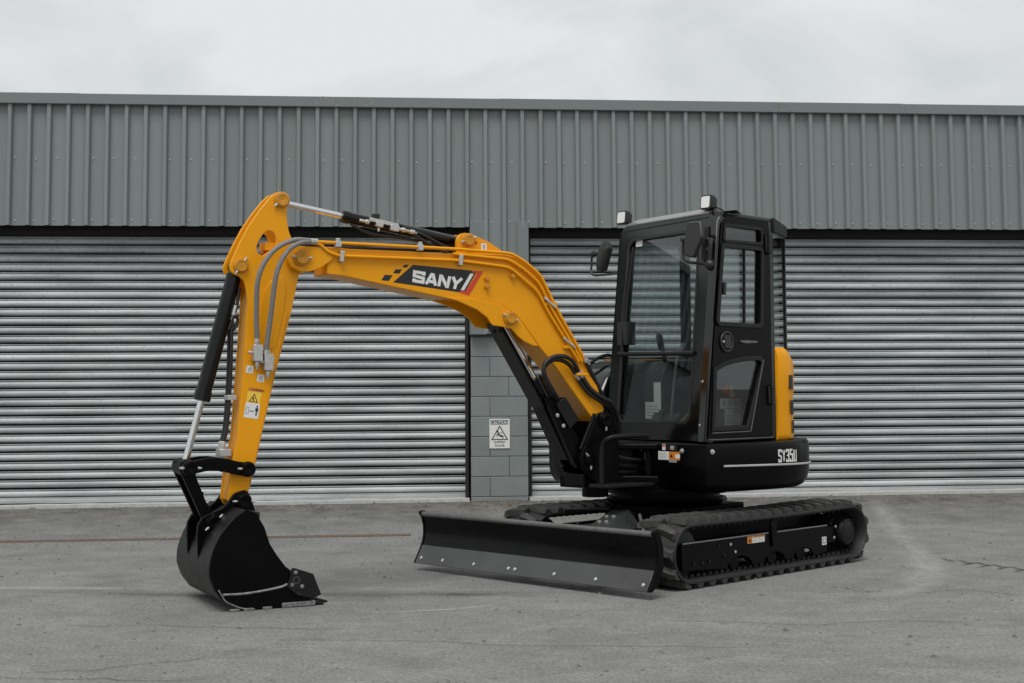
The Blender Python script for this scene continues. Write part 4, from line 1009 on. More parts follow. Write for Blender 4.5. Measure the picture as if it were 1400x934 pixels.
D = Decal(lambda u, v, t: (0.088 + t, v, u)); 
for v0, u0, v1, u1 in ((-0.02, 1.15, 0.045, 1.29), (-0.10, 1.03, 0.045, 1.15)): D.add([(u0, v0), (u0, v1), (u1, v1), (u1, v0)], 'white_print')
for k in range(4): D.add([(1.05 + k * 0.022, -0.085), (1.05 + k * 0.022, 0.02), (1.056 + k * 0.022, 0.02), (1.056 + k * 0.022, -0.085)], 'grey_print', 1)
D.build('notice_label', con)
bm = NB(); box(bm, (0.075, -0.11, 0.93), (0.087, 0.055, 1.31)); finish('console_panel', bm, 'plastic_black', con)
# notices on the left-hand console, seen through the lower door pane
bm = NB(); prism(bm, rounded([(0.16, 0.925), (0.16, 1.22), (0.10, 1.34), (-0.45, 1.36), (-0.45, 0.925)], 0.03), XZ, 0.47, 0.56); con2 = finish('side_console', bm, 'plastic_black', ex, bevel=0.008)
def side_note(name, parts):
    D = Decal(lambda u, v, t: (u, 0.5608 + t, v))
    for q in parts: D.rect(*q)
    D.build(name, con2)
side_note('notice_label', [(0.075, 1.105, -0.165, 1.175, 'white_print')] + [(0.05 - k * 0.07, 1.125, 0.02 - k * 0.07, 1.16, 'grey_print', 1) for k in range(3)])
side_note('notice_label', [(0.03, 0.985, -0.155, 1.102, 'white_print'), (-0.07, 1.075, -0.155, 1.098, 'orange_print', 1)] + [(0.01, 1.0 + k * 0.018, -0.13, 1.003 + k * 0.018, 'grey_print', 1) for k in range(4)])
side_note('notice_label', [(-0.035, 1.185, -0.10, 1.265, 'yellow_print'), (-0.045, 1.195, -0.09, 1.255, 'white_print', 1), (-0.055, 1.205, -0.08, 1.235, 'grey_print', 2)])
bm = NB(); lathe(bm, (0.015, 0.5605, 1.235), (0, 1, 0), [(0, 0.03), (0.015, 0.03), (0.02, 0.022)], 20); finish('stop_button', bm, 'lens_red', con2)

# ---- swing post (boom frame: x forward along the boom, y to the machine's left, z up)
def B(name, bm, m_, parent=None, **k):
    if parent is None: return finish(name, bm, m_, ex, frame=BF, **k)
    return finish(name, bm, m_, parent, **k)
bm = NB()
near = [(-0.02, 1.078), (-0.075, 1.095), (-0.125, 1.085), (-0.155, 1.04), (-0.185, 0.94), (-0.19, 0.60), (-0.04, 0.602), (0.04, 0.655), (0.105, 0.755), (0.112, 0.80), (0.09, 0.845), (0.032, 0.965)]
for y0, y1 in ((0.135, 0.172), (-0.172, -0.135)): prism(bm, rounded(near, 0.02, 2), XZ, y0, y1)
prism(bm, [(-0.19, 0.59), (0.06, 0.60), (0.07, 0.68), (-0.06, 0.74), (-0.19, 0.74)], XZ, -0.136, 0.136)
prism(bm, [(-0.19, 0.74), (-0.15, 0.74), (-0.15, 0.93), (-0.19, 0.93)], XZ, -0.136, 0.136)
lathe(bm, (-0.10, 0, 0.52), (0, 0, 1), [(0, 0.09), (0.1, 0.09), (0.102, 0.12), (0.14, 0.12)], 20)
sw = B('swing_post', bm, 'black_paint', bevel=0.006)
bm = NB(); path_tube(bm, [(-0.02 + 0.012, 0.155, 1.082), (0.045, 0.155, 0.966), (0.10, 0.155, 0.85)], 0.010, 8); B('post_edge_bead', bm, 'black_satin', sw)
def pin(parent, x, z, y, r, m_, grease=None, m2='zinc', depth=0.03, boss=None):
    bm = NB(); s = 1
    if boss: lathe(bm, (x, y - 0.004, z), (0, 1, 0), [(0, boss), (depth * 0.55, boss), (depth * 0.7, boss * 0.93)], 28)
    lathe(bm, (x, y, z), (0, 1, 0), [(-0.02, r), (depth - 0.003, r), (depth, r * 0.93), (depth, r * 0.78), (depth - 0.003, r * 0.74), (depth - 0.003, r * 0.12), (depth - 0.006, 0.001)], 28)
    o = B('pivot_pin', bm, m_, parent, smooth=40)
    if grease:
        bm = NB()
        for gx, gz in grease:
            d = Vector((gx, 0, gz)).normalized(); p = Vector((x, y + depth * 0.5, z)) + d * (r * 0.9)
            tube(bm, p, p + d * 0.020, 0.0085, 8); tube(bm, p + d * 0.020, p + d * 0.030, 0.006, 8)
        B('grease_nipple', bm, m2, parent)
    return o
pin(sw, -0.085, 1.036, 0.172, 0.042, 'black_paint', [(0.05, -1)], boss=0.055)
pin(sw, 0.035, 0.777, 0.172, 0.036, 'black_paint', [(0.05, -1), (0.6, 0.7)], boss=0.046)
# swing bracket casting between post and body
bm = NB()
for z0, z1 in ((0.60, 0.66), (0.835, 0.875)):
    prism(bm, rounded([(0.36, 0.50), (0.52, 0.42), (0.66, 0.17), (0.84, 0.12), (0.93, 0.0), (0.84, -0.12), (0.66, -0.17), (0.50, -0.30), (0.36, -0.34)], 0.03), XY, z0, z1)
prism(bm, [(0.36, 0.46), (0.50, 0.40), (0.56, 0.28), (0.50, 0.28), (0.45, 0.36), (0.36, 0.40)], XY, 0.655, 0.84)
finish('swing_bracket', bm, 'black_paint', ex, bevel=0.012)
bm = NB(); path_tube(bm, [(0.95, 0.24, 0.625), (0.95, 0.24, 0.80), (0.945, 0.25, 0.88), (0.93, 0.30, 0.925), (0.80, 0.36, 0.935), (0.66, 0.40, 0.93)], 0.017, 10); finish('step_rail', bm, 'black_satin', ex, smooth=60)
bm = NB(); prism(bm, rounded([(1.0, 0.16), (1.0, 0.33), (0.80, 0.36), (0.60, 0.42), (0.60, 0.30), (0.86, 0.16)], 0.02), XY, 0.596, 0.622); finish('foot_step', bm, 'black_satin', ex, bevel=0.006)
bm = NB()
path_tube(bm, [(0.50, 0.20, 0.72), (0.66, 0.14, 0.73), (0.80, 0.09, 0.80), (0.86, 0.06, 0.90)], 0.014)
path_tube(bm, [(0.50, 0.24, 0.76), (0.68, 0.18, 0.78), (0.82, 0.11, 0.86), (0.88, 0.05, 0.96)], 0.014)
path_tube(bm, [(0.50, 0.18, 0.68), (0.70, 0.13, 0.69), (0.85, 0.05, 0.78)], 0.014)
finish('swing_hose', bm, 'hose_black', ex)

# ---- boom
boom_poly = [(1.865, 2.132), (1.708, 2.124), (1.314, 2.124), (1.060, 2.120), (0.639, 2.132), (0.545, 2.114), (0.470, 2.072), (0.380, 2.004), (0.303, 1.883), (0.112, 1.559), (-0.027, 1.344), (-0.104, 1.115), (-0.085, 1.055), (-0.029, 1.026),
             (0.275, 1.407), (0.389, 1.528), (0.497, 1.666), (0.567, 1.742), (0.673, 1.800), (0.843, 1.832), (0.973, 1.834), (1.071, 1.833), (1.750, 1.952), (1.865, 1.962)]
bm = NB(); prism(bm, boom_poly, XZ, -0.125, 0.125)
boom = B('boom', bm, 'yellow', bevel=0.006, smooth=28)
for y0, y1 in ((0.098, 0.139), (-0.139, -0.098)):
    bm = NB(); prism(bm, rounded([(2.123, 2.055), (2.112, 2.100), (2.072, 2.128), (1.925, 2.128), (1.833, 2.090), (1.826, 2.055), (1.903, 2.000), (1.974, 1.972), (2.043, 1.972), (2.100, 1.998)], 0.015, 3), XZ, y0, y1)
    B('nose_plate', bm, 'yellow', boom, bevel=0.005)
for y0, y1 in ((0.1255, 0.140), (-0.140, -0.1255)):
    bm = NB(); prism(bm, [(1.078, 1.838), (0.973, 1.838), (0.850, 1.834), (0.681, 1.803), (0.574, 1.744), (0.505, 1.668), (0.397, 1.530), (0.44, 1.53), (0.511, 1.562), (0.560, 1.60), (0.600, 1.643), (0.655, 1.652), (0.735, 1.662), (0.758, 1.685), (0.775, 1.712), (0.850, 1.762), (0.980, 1.812)], XZ, y0, y1)
    B('cylinder_bracket', bm, 'yellow', boom, bevel=0.005)
for y0, y1 in ((0.055, 0.085), (-0.085, -0.055)):
    bm = NB(); prism(bm, rounded([(0.968, 2.10), (0.965, 2.216), (0.944, 2.251), (0.914, 2.265), (0.856, 2.256), (0.745, 2.216), (0.633, 2.153), (0.58, 2.10)], 0.012, 2), XZ, y0, y1, holes=[[(0.836 + 0.016 * math.cos(t), 2.198 + 0.013 * math.sin(t)) for t in [k * math.pi / 6 for k in range(12)]]])
    B('cylinder_lug', bm, 'yellow', boom, bevel=0.004)
pin(boom, 2.035, 2.056, 0.139, 0.040, 'yellow_pin', [(1, 0.1), (-1, 0.0)], boss=0.052)
pin(boom, 0.887, 2.217, 0.085, 0.034, 'yellow_pin', [(1, -0.3), (-1, 0.4)], boss=0.045)
pin(boom, 0.613, 1.712, 0.140, 0.036, 'yellow_pin', [(1, 0.45), (-1, -0.3)], boss=0.048)
for x, z in ((0.776, 1.966), (0.776, 1.914), (0.589, 1.986)):
    bm = NB(); lathe(bm, (x, 0.124, z), (0, 1, 0), [(0, 0.016), (0.024, 0.016), (0.026, 0.008)], 10); B('hose_boss', bm, 'yellow_pin', boom)
# hydraulic pipes along the near side
PY_ = 0.143
for pts in ([(1.99, 2.160), (1.922, 2.157), (1.284, 2.152), (0.989, 2.149), (0.600, 2.136), (0.500, 2.085), (0.382, 1.998), (0.274, 1.795), (0.126, 1.560), (0.045, 1.43)],
            [(1.97, 2.152), (1.915, 2.143), (1.865, 2.098), (1.795, 2.076), (0.994, 2.077), (0.615, 2.045), (0.410, 1.895), (0.318, 1.742), (0.165, 1.526), (0.10, 1.43)],
            [(1.02, 2.118), (0.62, 2.096), (0.50, 2.03), (0.392, 1.945), (0.296, 1.768), (0.146, 1.543), (0.075, 1.43)]):
    bm = NB(); P = [(x, PY_, z) for x, z in pts]
    fine = [P[0]]
    for i in range(1, len(P) - 1):       # swept pipe bends
        a, b, c = Vector(P[i - 1]), Vector(P[i]), Vector(P[i + 1]); da, dc = (a - b), (c - b); d = min(0.035, da.length * 0.3, dc.length * 0.3)
        A_, C_ = b + da.normalized() * d, b + dc.normalized() * d
        fine += [A_, A_ * 0.25 + b * 0.5 + C_ * 0.25, C_]
    fine.append(P[-1]); path_tube(bm, fine, 0.0105, 10, smooth=False); B('hydraulic_pipe', bm, 'yellow', boom, smooth=60)
# far-side pipes on the top flange
bm = NB(); path_tube(bm, [(1.70, -0.06, 2.150), (1.2, -0.05, 2.150), (0.70, -0.03, 2.160), (0.50, -0.02, 2.12), (0.30, -0.02, 1.93), (0.10, 0.0, 1.60), (0.0, 0.03, 1.44)], 0.011, 8); B('hydraulic_pipe', bm, 'hose_black', boom)
for x, z, a, two in ((1.777, 2.073, 0.1, 0), (0.969, 2.079, 0.1, 0), (0.318, 1.822, 0.95, 1), (0.173, 1.557, 0.95, 1)):
    bm = NB(); c, s_ = math.cos(a), math.sin(a); w, h = (0.013, 0.034) if not two else (0.016, 0.050)
    prism(bm, [(x + u * c - v * s_, z + u * s_ + v * c) for u, v in ((-w, -h), (w, -h), (w, h), (-w, h))] if not two else [(x + u, z + v) for u, v in ((-0.045, -0.032), (-0.040, -0.045), (0.045, 0.02), (0.040, 0.036))], XZ, 0.1255, 0.163)
    B('pipe_clamp', bm, 'zinc', boom, bevel=0.003)
for x in (1.25, 1.80):
    bm = NB(); box(bm, (x - 0.018, 0.125, 2.13), (x + 0.018, 0.162, 2.168)); box(bm, (x - 0.012, 0.13, 2.168), (x + 0.012, 0.155, 2.185)); B('pipe_clamp', bm, 'zinc', boom, bevel=0.003)
for bx0, bz0 in ((0.265, 1.80), (0.13, 1.515)):
    bm = NB(); box(bm, (bx0, 0.1255, bz0), (bx0 + 0.08, 0.150, bz0 + 0.022)); B('clamp_foot', bm, 'yellow', boom, bevel=0.003)
# name panel
D = Decal(lambda u, v, t: (u, 0.1258 + t, v))
D.add([(1.2903, 2.0395), (0.8390, 2.0140), (0.9330, 1.8690), (1.4271, 1.9241)], 'dark_print')
D.add([(0.8741, 2.0160), (0.7960, 2.0126), (0.8987, 1.8524), (0.9720, 1.8722), (0.9616, 1.8832), (0.9260, 1.8790), (0.8390, 1.9995), (0.8802, 2.0035)], 'red_print', 1)
D.add([(0.8898, 1.9964), (0.8650, 1.9949), (0.9348, 1.8851), (0.9592, 1.8877)], 'white_print', 2)
for q in ([(1.3476, 2.0397), (1.3190, 2.0385), (1.3362, 2.0199), (1.3647, 2.0211)], [(1.4102, 2.0069), (1.3647, 2.0084), (1.3841, 1.9802), (1.4272, 1.9821)], [(1.4836, 1.9698), (1.4294, 1.9683), (1.4554, 1.9317), (1.5060, 1.9344)]): D.add(q, 'dark_print')
cor = [Vector((1.2895, 2.0080)), Vector((0.9375, 1.9650)), Vector((0.9639, 1.8850)), Vector((1.2961, 1.9285))]    # TL TR BR BL
def sany(a, b): return tuple((cor[3] * (1 - a) + cor[2] * a) * (1 - b) + (cor[0] * (1 - a) + cor[1] * a) * b)
NAME = [(0.0, 0.245, [[(1, .74), (1, 1), (0, 1), (0, .56), (1, .44), (1, 0), (0, 0), (0, .26)]]), (0.255, 0.255, [[(0, -0.14), (.42, 1.0), (.58, 1.0), (1, -0.14)], [(.24, .22), (.76, .22)]]),
        (0.52, 0.235, [[(0, -0.14), (0, 1), (.12, 1), (.88, 0), (1, 0), (1, 1.14)]]), (0.76, 0.24, [[(0, 1.14), (.5, .45), (1, 1.14)], [(.5, .5), (.5, -0.14)]])]
for u0, w_, sts in NAME:
    for j, st in enumerate(sts):
        sw_ = 0.058; asp = 0.40 / 0.082 * 0.085
        pts = [((u0 + sw_ / 2 + a * (w_ - sw_)) * 0.4, (0.14 + b * 0.72) * 0.10) for a, b in st]
        for q in stroke2d(pts, 0.0245): D.add([sany(min(1.05, u / 0.4), v / 0.10) for u, v in q], 'white_print', 1 + j)
D.build('name_panel', boom)
D = Decal(lambda u, v, t: (0.771 + u, 0.0855 + t, 2.170 + v)); D.rect(-0.02, -0.03, 0.02, 0.03, 'white_print')
for q in stroke2d([(0.006 * math.cos(t), 0.012 + 0.007 * math.sin(t)) for t in [k * math.pi / 4 for k in range(8)]], 0.003, True): D.add(q, 'dark_print', 1)
D.rect(-0.002, -0.022, 0.002, 0.006, 'dark_print', 1)
D.build('lifting_label', boom)

# ---- arm (dipper)
arm_plate = [(2.187, 2.452), (2.161, 2.461), (2.130, 2.452), (2.108, 2.424), (2.111, 2.375), (2.110, 2.294), (2.097, 2.220), (2.075, 2.167), (2.010, 2.100), (1.995, 2.06), (2.005, 2.0), (2.030, 1.965), (2.079, 1.721), (2.173, 1.361), (2.321, 0.700), (2.339, 0.640), (2.360, 0.575), (2.40, 0.555), (2.445, 0.575), (2.462, 0.606), (2.448, 0.752), (2.404, 0.966), (2.373, 1.400), (2.350, 1.780), (2.354, 1.815), (2.362, 1.863), (2.376, 1.909), (2.403, 1.935), (2.436, 1.947), (2.457, 1.966), (2.463, 1.999), (2.444, 2.046), (2.405, 2.134), (2.352, 2.236), (2.284, 2.339), (2.223, 2.416)]
hole = [(2.300, 2.121), (2.283, 2.159), (2.256, 2.203), (2.228, 2.221), (2.201, 2.216), (2.184, 2.196), (2.173, 2.156), (2.184, 2.120), (2.266, 2.060), (2.296, 2.085)]
bm = NB(); prism(bm, [(2.03, 1.96), (2.079, 1.721), (2.173, 1.361), (2.321, 0.700), (2.345, 0.60), (2.40, 0.565), (2.455, 0.606), (2.444, 0.752), (2.400, 0.966), (2.369, 1.400), (2.345, 1.80), (2.30, 1.99), (2.12, 2.02)], XZ, -0.0595, 0.0595)
arm = B('dipper_arm', bm, 'yellow', bevel=0.004, smooth=28)
for y0, y1 in ((0.060, 0.086), (-0.086, -0.060)):
    bm = NB(); prism(bm, arm_plate, XZ, y0, y1, holes=[rounded(hole, 0.012, 2)]); B('arm_side_plate', bm, 'yellow', arm, bevel=0.003, smooth=28)
bm = NB(); box(bm, (2.17, -0.059, 2.10), (2.24, 0.059, 2.15)); B('arm_spacer', bm, 'yellow', arm, bevel=0.004)
bm = NB(); box(bm, (2.195, -0.059, 2.28), (2.215, 0.059, 2.33)); B('arm_spacer', bm, 'yellow', arm, bevel=0.004)
# raised oval stiffener on the near plate
bm = NB(); stf = [(2.285, 1.50), (2.275, 1.74), (2.255, 1.85), (2.215, 1.91), (2.165, 1.945), (2.128, 1.935), (2.112, 1.885), (2.128, 1.73), (2.178, 1.50)]
prism(bm, rounded(stf, 0.03), XZ, 0.0862, 0.092); B('arm_doubler', bm, 'yellow', arm, bevel=0.004)
bm = NB(); prism(bm, [(2.176, 1.361), (2.324, 0.700), (2.33, 0.70), (2.182, 1.361), (2.10, 1.72), (2.092, 1.72)], XZ, 0.0865, 0.0905); B('weld_bead', bm, 'yellow_pin', arm)
pin(arm, 2.146, 2.411, 0.086, 0.040, 'yellow_pin', [(0.75, -0.65)], boss=0.050)
pin(arm, 2.398, 1.999, 0.086, 0.036, 'yellow_pin', [(-0.55, 0.8), (0.5, -0.75)], boss=0.046)
# grey sleeved hoses from boom to arm, and their stop valves
for pts in ([(1.985, 0.150, 2.157), (2.075, 0.205, 2.135), (2.148, 0.222, 2.085), (2.212, 0.215, 1.955), (2.232, 0.165, 1.70), (2.246, 0.125, 1.50)],
            [(1.985, 0.150, 2.163), (2.115, 0.205, 2.152), (2.245, 0.222, 2.075), (2.320, 0.205, 1.930), (2.318, 0.155, 1.72), (2.304, 0.125, 1.565)]):
    bm = NB(); path_tube(bm, pts, 0.0155, 12, 8); B('sleeved_hose', bm, 'hose_grey', arm, smooth=60)
    e = Vector(pts[-1]); f = Vector(pts[0])
    bm = NB(); tube(bm, e + Vector((0, 0, 0.012)), e + Vector((0.002, 0, -0.035)), 0.013, 10); lathe(bm, e + Vector((0, 0, -0.012)), (0, 0, -1), [(0, 0.018), (0.014, 0.018)], 6)
    tube(bm, f, f + Vector((-0.05, -0.005, 0.0)), 0.014, 10); B('hose_fitting', bm, 'zinc', arm)
for x, z in ((2.298, 1.476), (2.231, 1.421)):
    bm = NB(); box(bm, (x - 0.028, 0.0865, z - 0.05), (x + 0.028, 0.140, z + 0.05)); tube(bm, (x, 0.115, z + 0.05), (x, 0.115, z + 0.075), 0.014, 10)
    tube(bm, (x, 0.113, z - 0.05), (x, 0.113, z - 0.085), 0.014, 6); tube(bm, (x, 0.113, z - 0.085), (x, 0.113, z - 0.10), 0.008, 8); tube(bm, (x + 0.028, 0.115, z), (x + 0.055, 0.115, z + 0.005), 0.010, 8); tube(bm, (x - 0.028, 0.115, z + 0.02), (x - 0.04, 0.115, z + 0.02), 0.010, 8)
    B('stop_valve', bm, 'zinc', arm, bevel=0.003)
ca, sa = math.cos(R(8.5)), math.sin(R(8.5))
def on_arm(x0, z0): return lambda u, v, t: (x0 - (u * ca + v * sa) * 1.0 + 2 * 0, 0.0868 + t, z0 - u * sa + v * ca)
for x, z in ((2.335, 1.378), (2.267, 1.325)):
    D = Decal(on_arm(x, z)); D.rect(-0.022, -0.022, 0.022, 0.022, 'white_print'); D.rect(-0.010, -0.013, 0.010, 0.004, 'grey_print', 1); D.rect(-0.006, -0.009, 0.006, 0.0, 'white_print', 2); D.rect(-0.002, 0.0, 0.002, 0.014, 'grey_print', 1); D.rect(0.006, 0.0, 0.010, 0.012, 'grey_print', 1)
    D.build('valve_label', arm)
D = Decal(on_arm(2.313, 1.176))
D.rect(-0.042, 0.0, 0.042, 0.092, 'yellow_print'); D.rect(-0.042, 0.070, 0.042, 0.092, 'orange_print', 1); D.rect(-0.045, -0.090, 0.045, 0.0, 'white_print')
for q in stroke2d([(-0.025, 0.008), (0.025, 0.008), (0.0, 0.054)], 0.0045, True): D.add(q, 'dark_print', 1)
D.add([(-0.026, 0.076), (-0.016, 0.076), (-0.021, 0.086)], 'dark_print', 2)
for q in text_polys('WARNING', 0.0145, 0.0004, 'LEFT'): D.add([(u - 0.012, v + 0.076) for u, v in q], 'dark_print', 2)
D.add([(-0.010, 0.036), (0.004, 0.032), (0.0, 0.024), (0.006, 0.014), (0.0, 0.013), (-0.006, 0.024)], 'dark_print', 2)
for q in stroke2d([(-0.036, -0.066), (-0.020, -0.066), (-0.020, -0.028), (-0.036, -0.028)], 0.002, True): D.add(q, 'dark_print', 1)
D.add([(-0.014, -0.048), (-0.007, -0.042), (-0.007, -0.054)], 'dark_print', 1); D.add([(0.012, -0.048), (0.005, -0.042), (0.005, -0.054)], 'dark_print', 1); D.rect(-0.008, -0.0495, 0.006, -0.0465, 'dark_print', 1)
D.add([(0.020, -0.046), (0.038, -0.046), (0.038, -0.026), (0.020, -0.026)], 'dark_print', 1); D.rect(0.024, -0.072, 0.028, -0.046, 'dark_print', 1); D.rect(0.030, -0.072, 0.034, -0.046, 'dark_print', 1)
D.add([(0.029 + 0.006 * math.cos(t), -0.018 + 0.006 * math.sin(t)) for t in [k * math.pi / 4 for k in range(8)]], 'dark_print', 1)
D.build('warning_label', arm)
# black hoses down the front of the arm with clamp
bm = NB(); 
for dy in (-0.025, 0.025): path_tube(bm, [(2.40, dy, 1.95), (2.428, dy, 1.70), (2.435, dy, 1.35), (2.452, dy, 1.05), (2.478, dy, 0.93)], 0.012, 8)
B('arm_hose', bm, 'hose_black', arm)
bm = NB(); box(bm, (2.40, -0.045, 1.195), (2.455, 0.045, 1.225)); box(bm, (2.43, -0.05, 0.862), (2.50, 0.05, 0.905)); tube(bm, (2.478, 0.025, 0.90), (2.474, 0.025, 0.95), 0.015, 8); tube(bm, (2.478, -0.025, 0.90), (2.474, -0.025, 0.95), 0.015, 8); B('hose_clamp', bm, 'zinc', arm, bevel=0.003)

# ---- cylinders
def cylinder(name, a, b, split, rb, rr, gland=0.05):
    """hydraulic ram: barrel from b to the split point, rod from there to a"""
    a, b = Vector(a), Vector(b); d = (b - a); L_ = d.length; d.normalize(); s = a + d * split
    bm = NB(); lathe(bm, s, d, [(0, rb * 0.80), (0.004, rb * 1.12), (gland, rb * 1.12), (gland + 0.003, rb), (L_ - split - 0.05, rb), (L_ - split - 0.04, rb * 0.8)], 28); tube(bm, b - Vector((0, 0.045, 0)), b + Vector((0, 0.045, 0)), rb * 0.95, 20)
    o = B(name, bm, 'black_enamel', smooth=40)
    bm = NB(); tube(bm, a + d * 0.02, s + d * 0.01, rr, 24); B('piston_rod', bm, 'chrome', o, smooth=60)
    bm = NB(); tube(bm, a - Vector((0, 0.045, 0)), a + Vector((0, 0.045, 0)), rr * 1.7, 20); B('rod_eye', bm, 'black_paint', o)
    return o, a, d
ac, a_, d_ = cylinder('arm_cylinder', (2.146, 0, 2.411), (0.887, 0, 2.205), 0.425, 0.037, 0.0195)
# ports, pipes and hoses on the arm cylinder
bm = NB()
def along(t0, t1, y, dz, w, h):
    p0_, p1_ = a_ + d_ * t0 + Vector((0, y, dz)), a_ + d_ * t1 + Vector((0, y, dz)); nz_ = Vector((-d_.z, 0, d_.x)); nz_ = nz_ if nz_.z > 0 else -nz_
    loft(bm, [[tuple(p + Vector((0, sy * w, 0)) + nz_ * sz * h) for sy, sz in ((-1, -1), (1, -1), (1, 1), (-1, 1))] for p in (p0_, p1_)])
along(0.60, 0.80, 0.036, 0.012, 0.018, 0.012)
along(0.64, 0.69, 0.046, -0.008, 0.016, 0.016)
along(0.74, 0.80, 0.046, -0.010, 0.016, 0.018)
for t0, t1, r in ((0.53, 0.60, 0.010), (0.57, 0.595, 0.015), (0.80, 0.93, 0.011), (0.82, 0.845, 0.017), (0.88, 0.91, 0.016)):
    tube(bm, a_ + d_ * t0 + Vector((0, 0.046, -0.008)), a_ + d_ * t1 + Vector((0, 0.046, -0.008)), r, 8)
tube(bm, a_ + d_ * 0.66 + Vector((0, 0.046, -0.03)), a_ + d_ * 0.66 + Vector((0, 0.05, -0.055)), 0.008, 8)
B('port_block', bm, 'zinc', ac, bevel=0.004)
bm = NB()
p = a_ + d_ * 0.66
box(bm, p + Vector((-0.02, -0.02, 0.036)), p + Vector((0.02, 0.02, 0.062)))
path_tube(bm, [a_ + d_ * 0.90 + Vector((0, 0.045, -0.02)), a_ + d_ * 1.05 + Vector((0, 0.05, -0.075)), a_ + d_ * 1.20 + Vector((0, 0.055, -0.10)), (0.95, 0.06, 2.16), (0.70, 0.05, 2.15)], 0.011, 8)
path_tube(bm, [a_ + d_ * 0.80 + Vector((0, 0.045, 0.02)), a_ + d_ * 1.0 + Vector((0, 0.05, -0.02)), a_ + d_ * 1.18 + Vector((0, 0.055, -0.075)), (0.98, 0.06, 2.155), (0.72, 0.07, 2.152)], 0.009, 8)
path_tube(bm, [a_ + d_ * 0.48 + Vector((0, 0.02, -0.04)), a_ + d_ * 0.62 + Vector((0, 0.02, -0.075)), a_ + d_ * 0.80 + Vector((0, 0.02, -0.06)), a_ + d_ * 1.0 + Vector((0, 0.03, -0.055))], 0.009, 8)
path_tube(bm, [(1.24, 0.03, 2.21), (1.16, 0.03, 2.185), (1.10, 0.03, 2.19), (0.97, 0.03, 2.165)], 0.010, 8)
B('cylinder_hose', bm, 'hose_black', ac)
bc, a_, d_ = cylinder('bucket_cylinder', (2.702, 0, 0.803), (2.398, 0, 1.999), 0.40, 0.046, 0.0205, 0.06)
bm = NB(); p0, p1 = a_ + d_ * 0.55, a_ + d_ * 1.10
path_tube(bm, [p1 + Vector((-0.045, 0.03, 0.0)), a_ + d_ * 0.98 + Vector((-0.055, 0.035, 0.0)), a_ + d_ * 0.84 + Vector((-0.045, 0.03, 0))], 0.010, 8)
path_tube(bm, [a_ + d_ * 0.90 + Vector((-0.05, 0.03, 0)), a_ + d_ * 0.84 + Vector((-0.075, 0.03, 0)), a_ + d_ * 0.90 + Vector((-0.085, 0.03, 0.0)), (2.43, 0.03, 1.72)], 0.010, 8)
B('cylinder_hose', bm, 'hose_black', bc)
bm = NB(); p = a_ + d_ * 0.93 + Vector((-0.05, 0.03, 0)); tube(bm, p, p + d_ * 0.06, 0.016, 8); tube(bm, p + d_ * -0.03, p, 0.011, 8); B('hose_fitting', bm, 'zinc', bc)
bc2, a_, d_ = cylinder('boom_cylinder', (0.613, 0, 1.712), (0.035, 0, 0.777), 0.46, 0.052, 0.029, 0.05)
bm = NB()      # guard plate ahead of the rod
g0, g1 = Vector((0.668, 0, 1.675)), Vector((0.330, 0, 1.125))
gd = (g1 - g0).normalized(); gn = Vector((-gd.z, 0, gd.x)); gn = gn if gn.x > 0 else -gn
loft(bm, [[tuple(p + Vector((0, y, 0)) + gn * t) for y, t in ((-0.10, 0.0), (0.075, 0.0), (0.075, -0.012), (-0.10, -0.012))] for p in (g0, g1)])
for y in (-0.05, 0.03):
    q = g0 + gd * 0.03
    box(bm, q + Vector((-0.03, y, -0.03)), q + Vector((0.0, y + 0.03, 0.02)))
B('cylinder_guard', bm, 'black_satin', bc2, bevel=0.003)
bm = NB()      # lower guard box with two bolts
for y0, y1 in ((0.065, 0.125), (-0.125, -0.065)):
    prism(bm, [(0.345, 1.19), (0.275, 1.20), (0.03, 0.82), (0.02, 0.74), (0.10, 0.72), (0.13, 0.76)], XZ, y0, y1)
prism(bm, [(0.36, 1.185), (0.33, 1.20), (0.115, 0.80), (0.14, 0.77)], XZ, -0.0645, 0.0645)
B('cylinder_foot', bm, 'black_paint', bc2, bevel=0.004)
bm = NB(); prism(bm, [(0.275, 1.150), (0.268, 1.135), (0.175, 0.985), (0.102, 1.045), (0.205, 1.195), (0.213, 1.19)], XZ, 0.1262, 0.150)
prism(bm, [(0.213, 1.19), (0.205, 1.195), (0.102, 1.045), (0.112, 1.04)], XZ, 0.02, 0.1262)
B('hose_guard', bm, 'black_satin', bc2, bevel=0.003)
for x, z in ((0.258, 1.075), (0.213, 1.005)):
    bm = NB(); lathe(bm, (x, 0.1262, z), (0, 1, 0), [(0, 0.014), (0.008, 0.014), (0.010, 0.007)], 8); B('guard_bolt', bm, 'zinc', bc2)
# big looped hoses beside the boom foot
bm = NB()
path_tube(bm, [(0.205, 0.10, 1.13), (0.30, 0.17, 1.22), (0.385, 0.20, 1.33), (0.395, 0.205, 1.40), (0.345, 0.205, 1.450), (0.26, 0.20, 1.465), (0.175, 0.185, 1.435), (0.115, 0.165, 1.365)], 0.0145, 10, 8)
path_tube(bm, [(0.235, 0.09, 1.15), (0.32, 0.145, 1.24), (0.375, 0.17, 1.33), (0.38, 0.175, 1.385), (0.335, 0.175, 1.430), (0.26, 0.17, 1.44), (0.185, 0.16, 1.41), (0.13, 0.15, 1.35)], 0.0145, 10, 8)
B('looped_hose', bm, 'hose_black', boom, smooth=60)
bm = NB()
for x, z, y in ((0.105, 1.355, 0.165), (0.125, 1.34, 0.15), (0.045, 1.44, 0.143), (0.205, 1.10, 0.10), (0.235, 1.12, 0.09)):
    dd = Vector((-0.58, 0, -0.81)); p = Vector((x, y, z)); tube(bm, p - dd * 0.03, p + dd * 0.04, 0.013, 8); lathe(bm, p - dd * 0.005, dd, [(0, 0.019), (0.016, 0.019)], 6)
B('hose_fitting', bm, 'zinc', boom)
bm = NB()
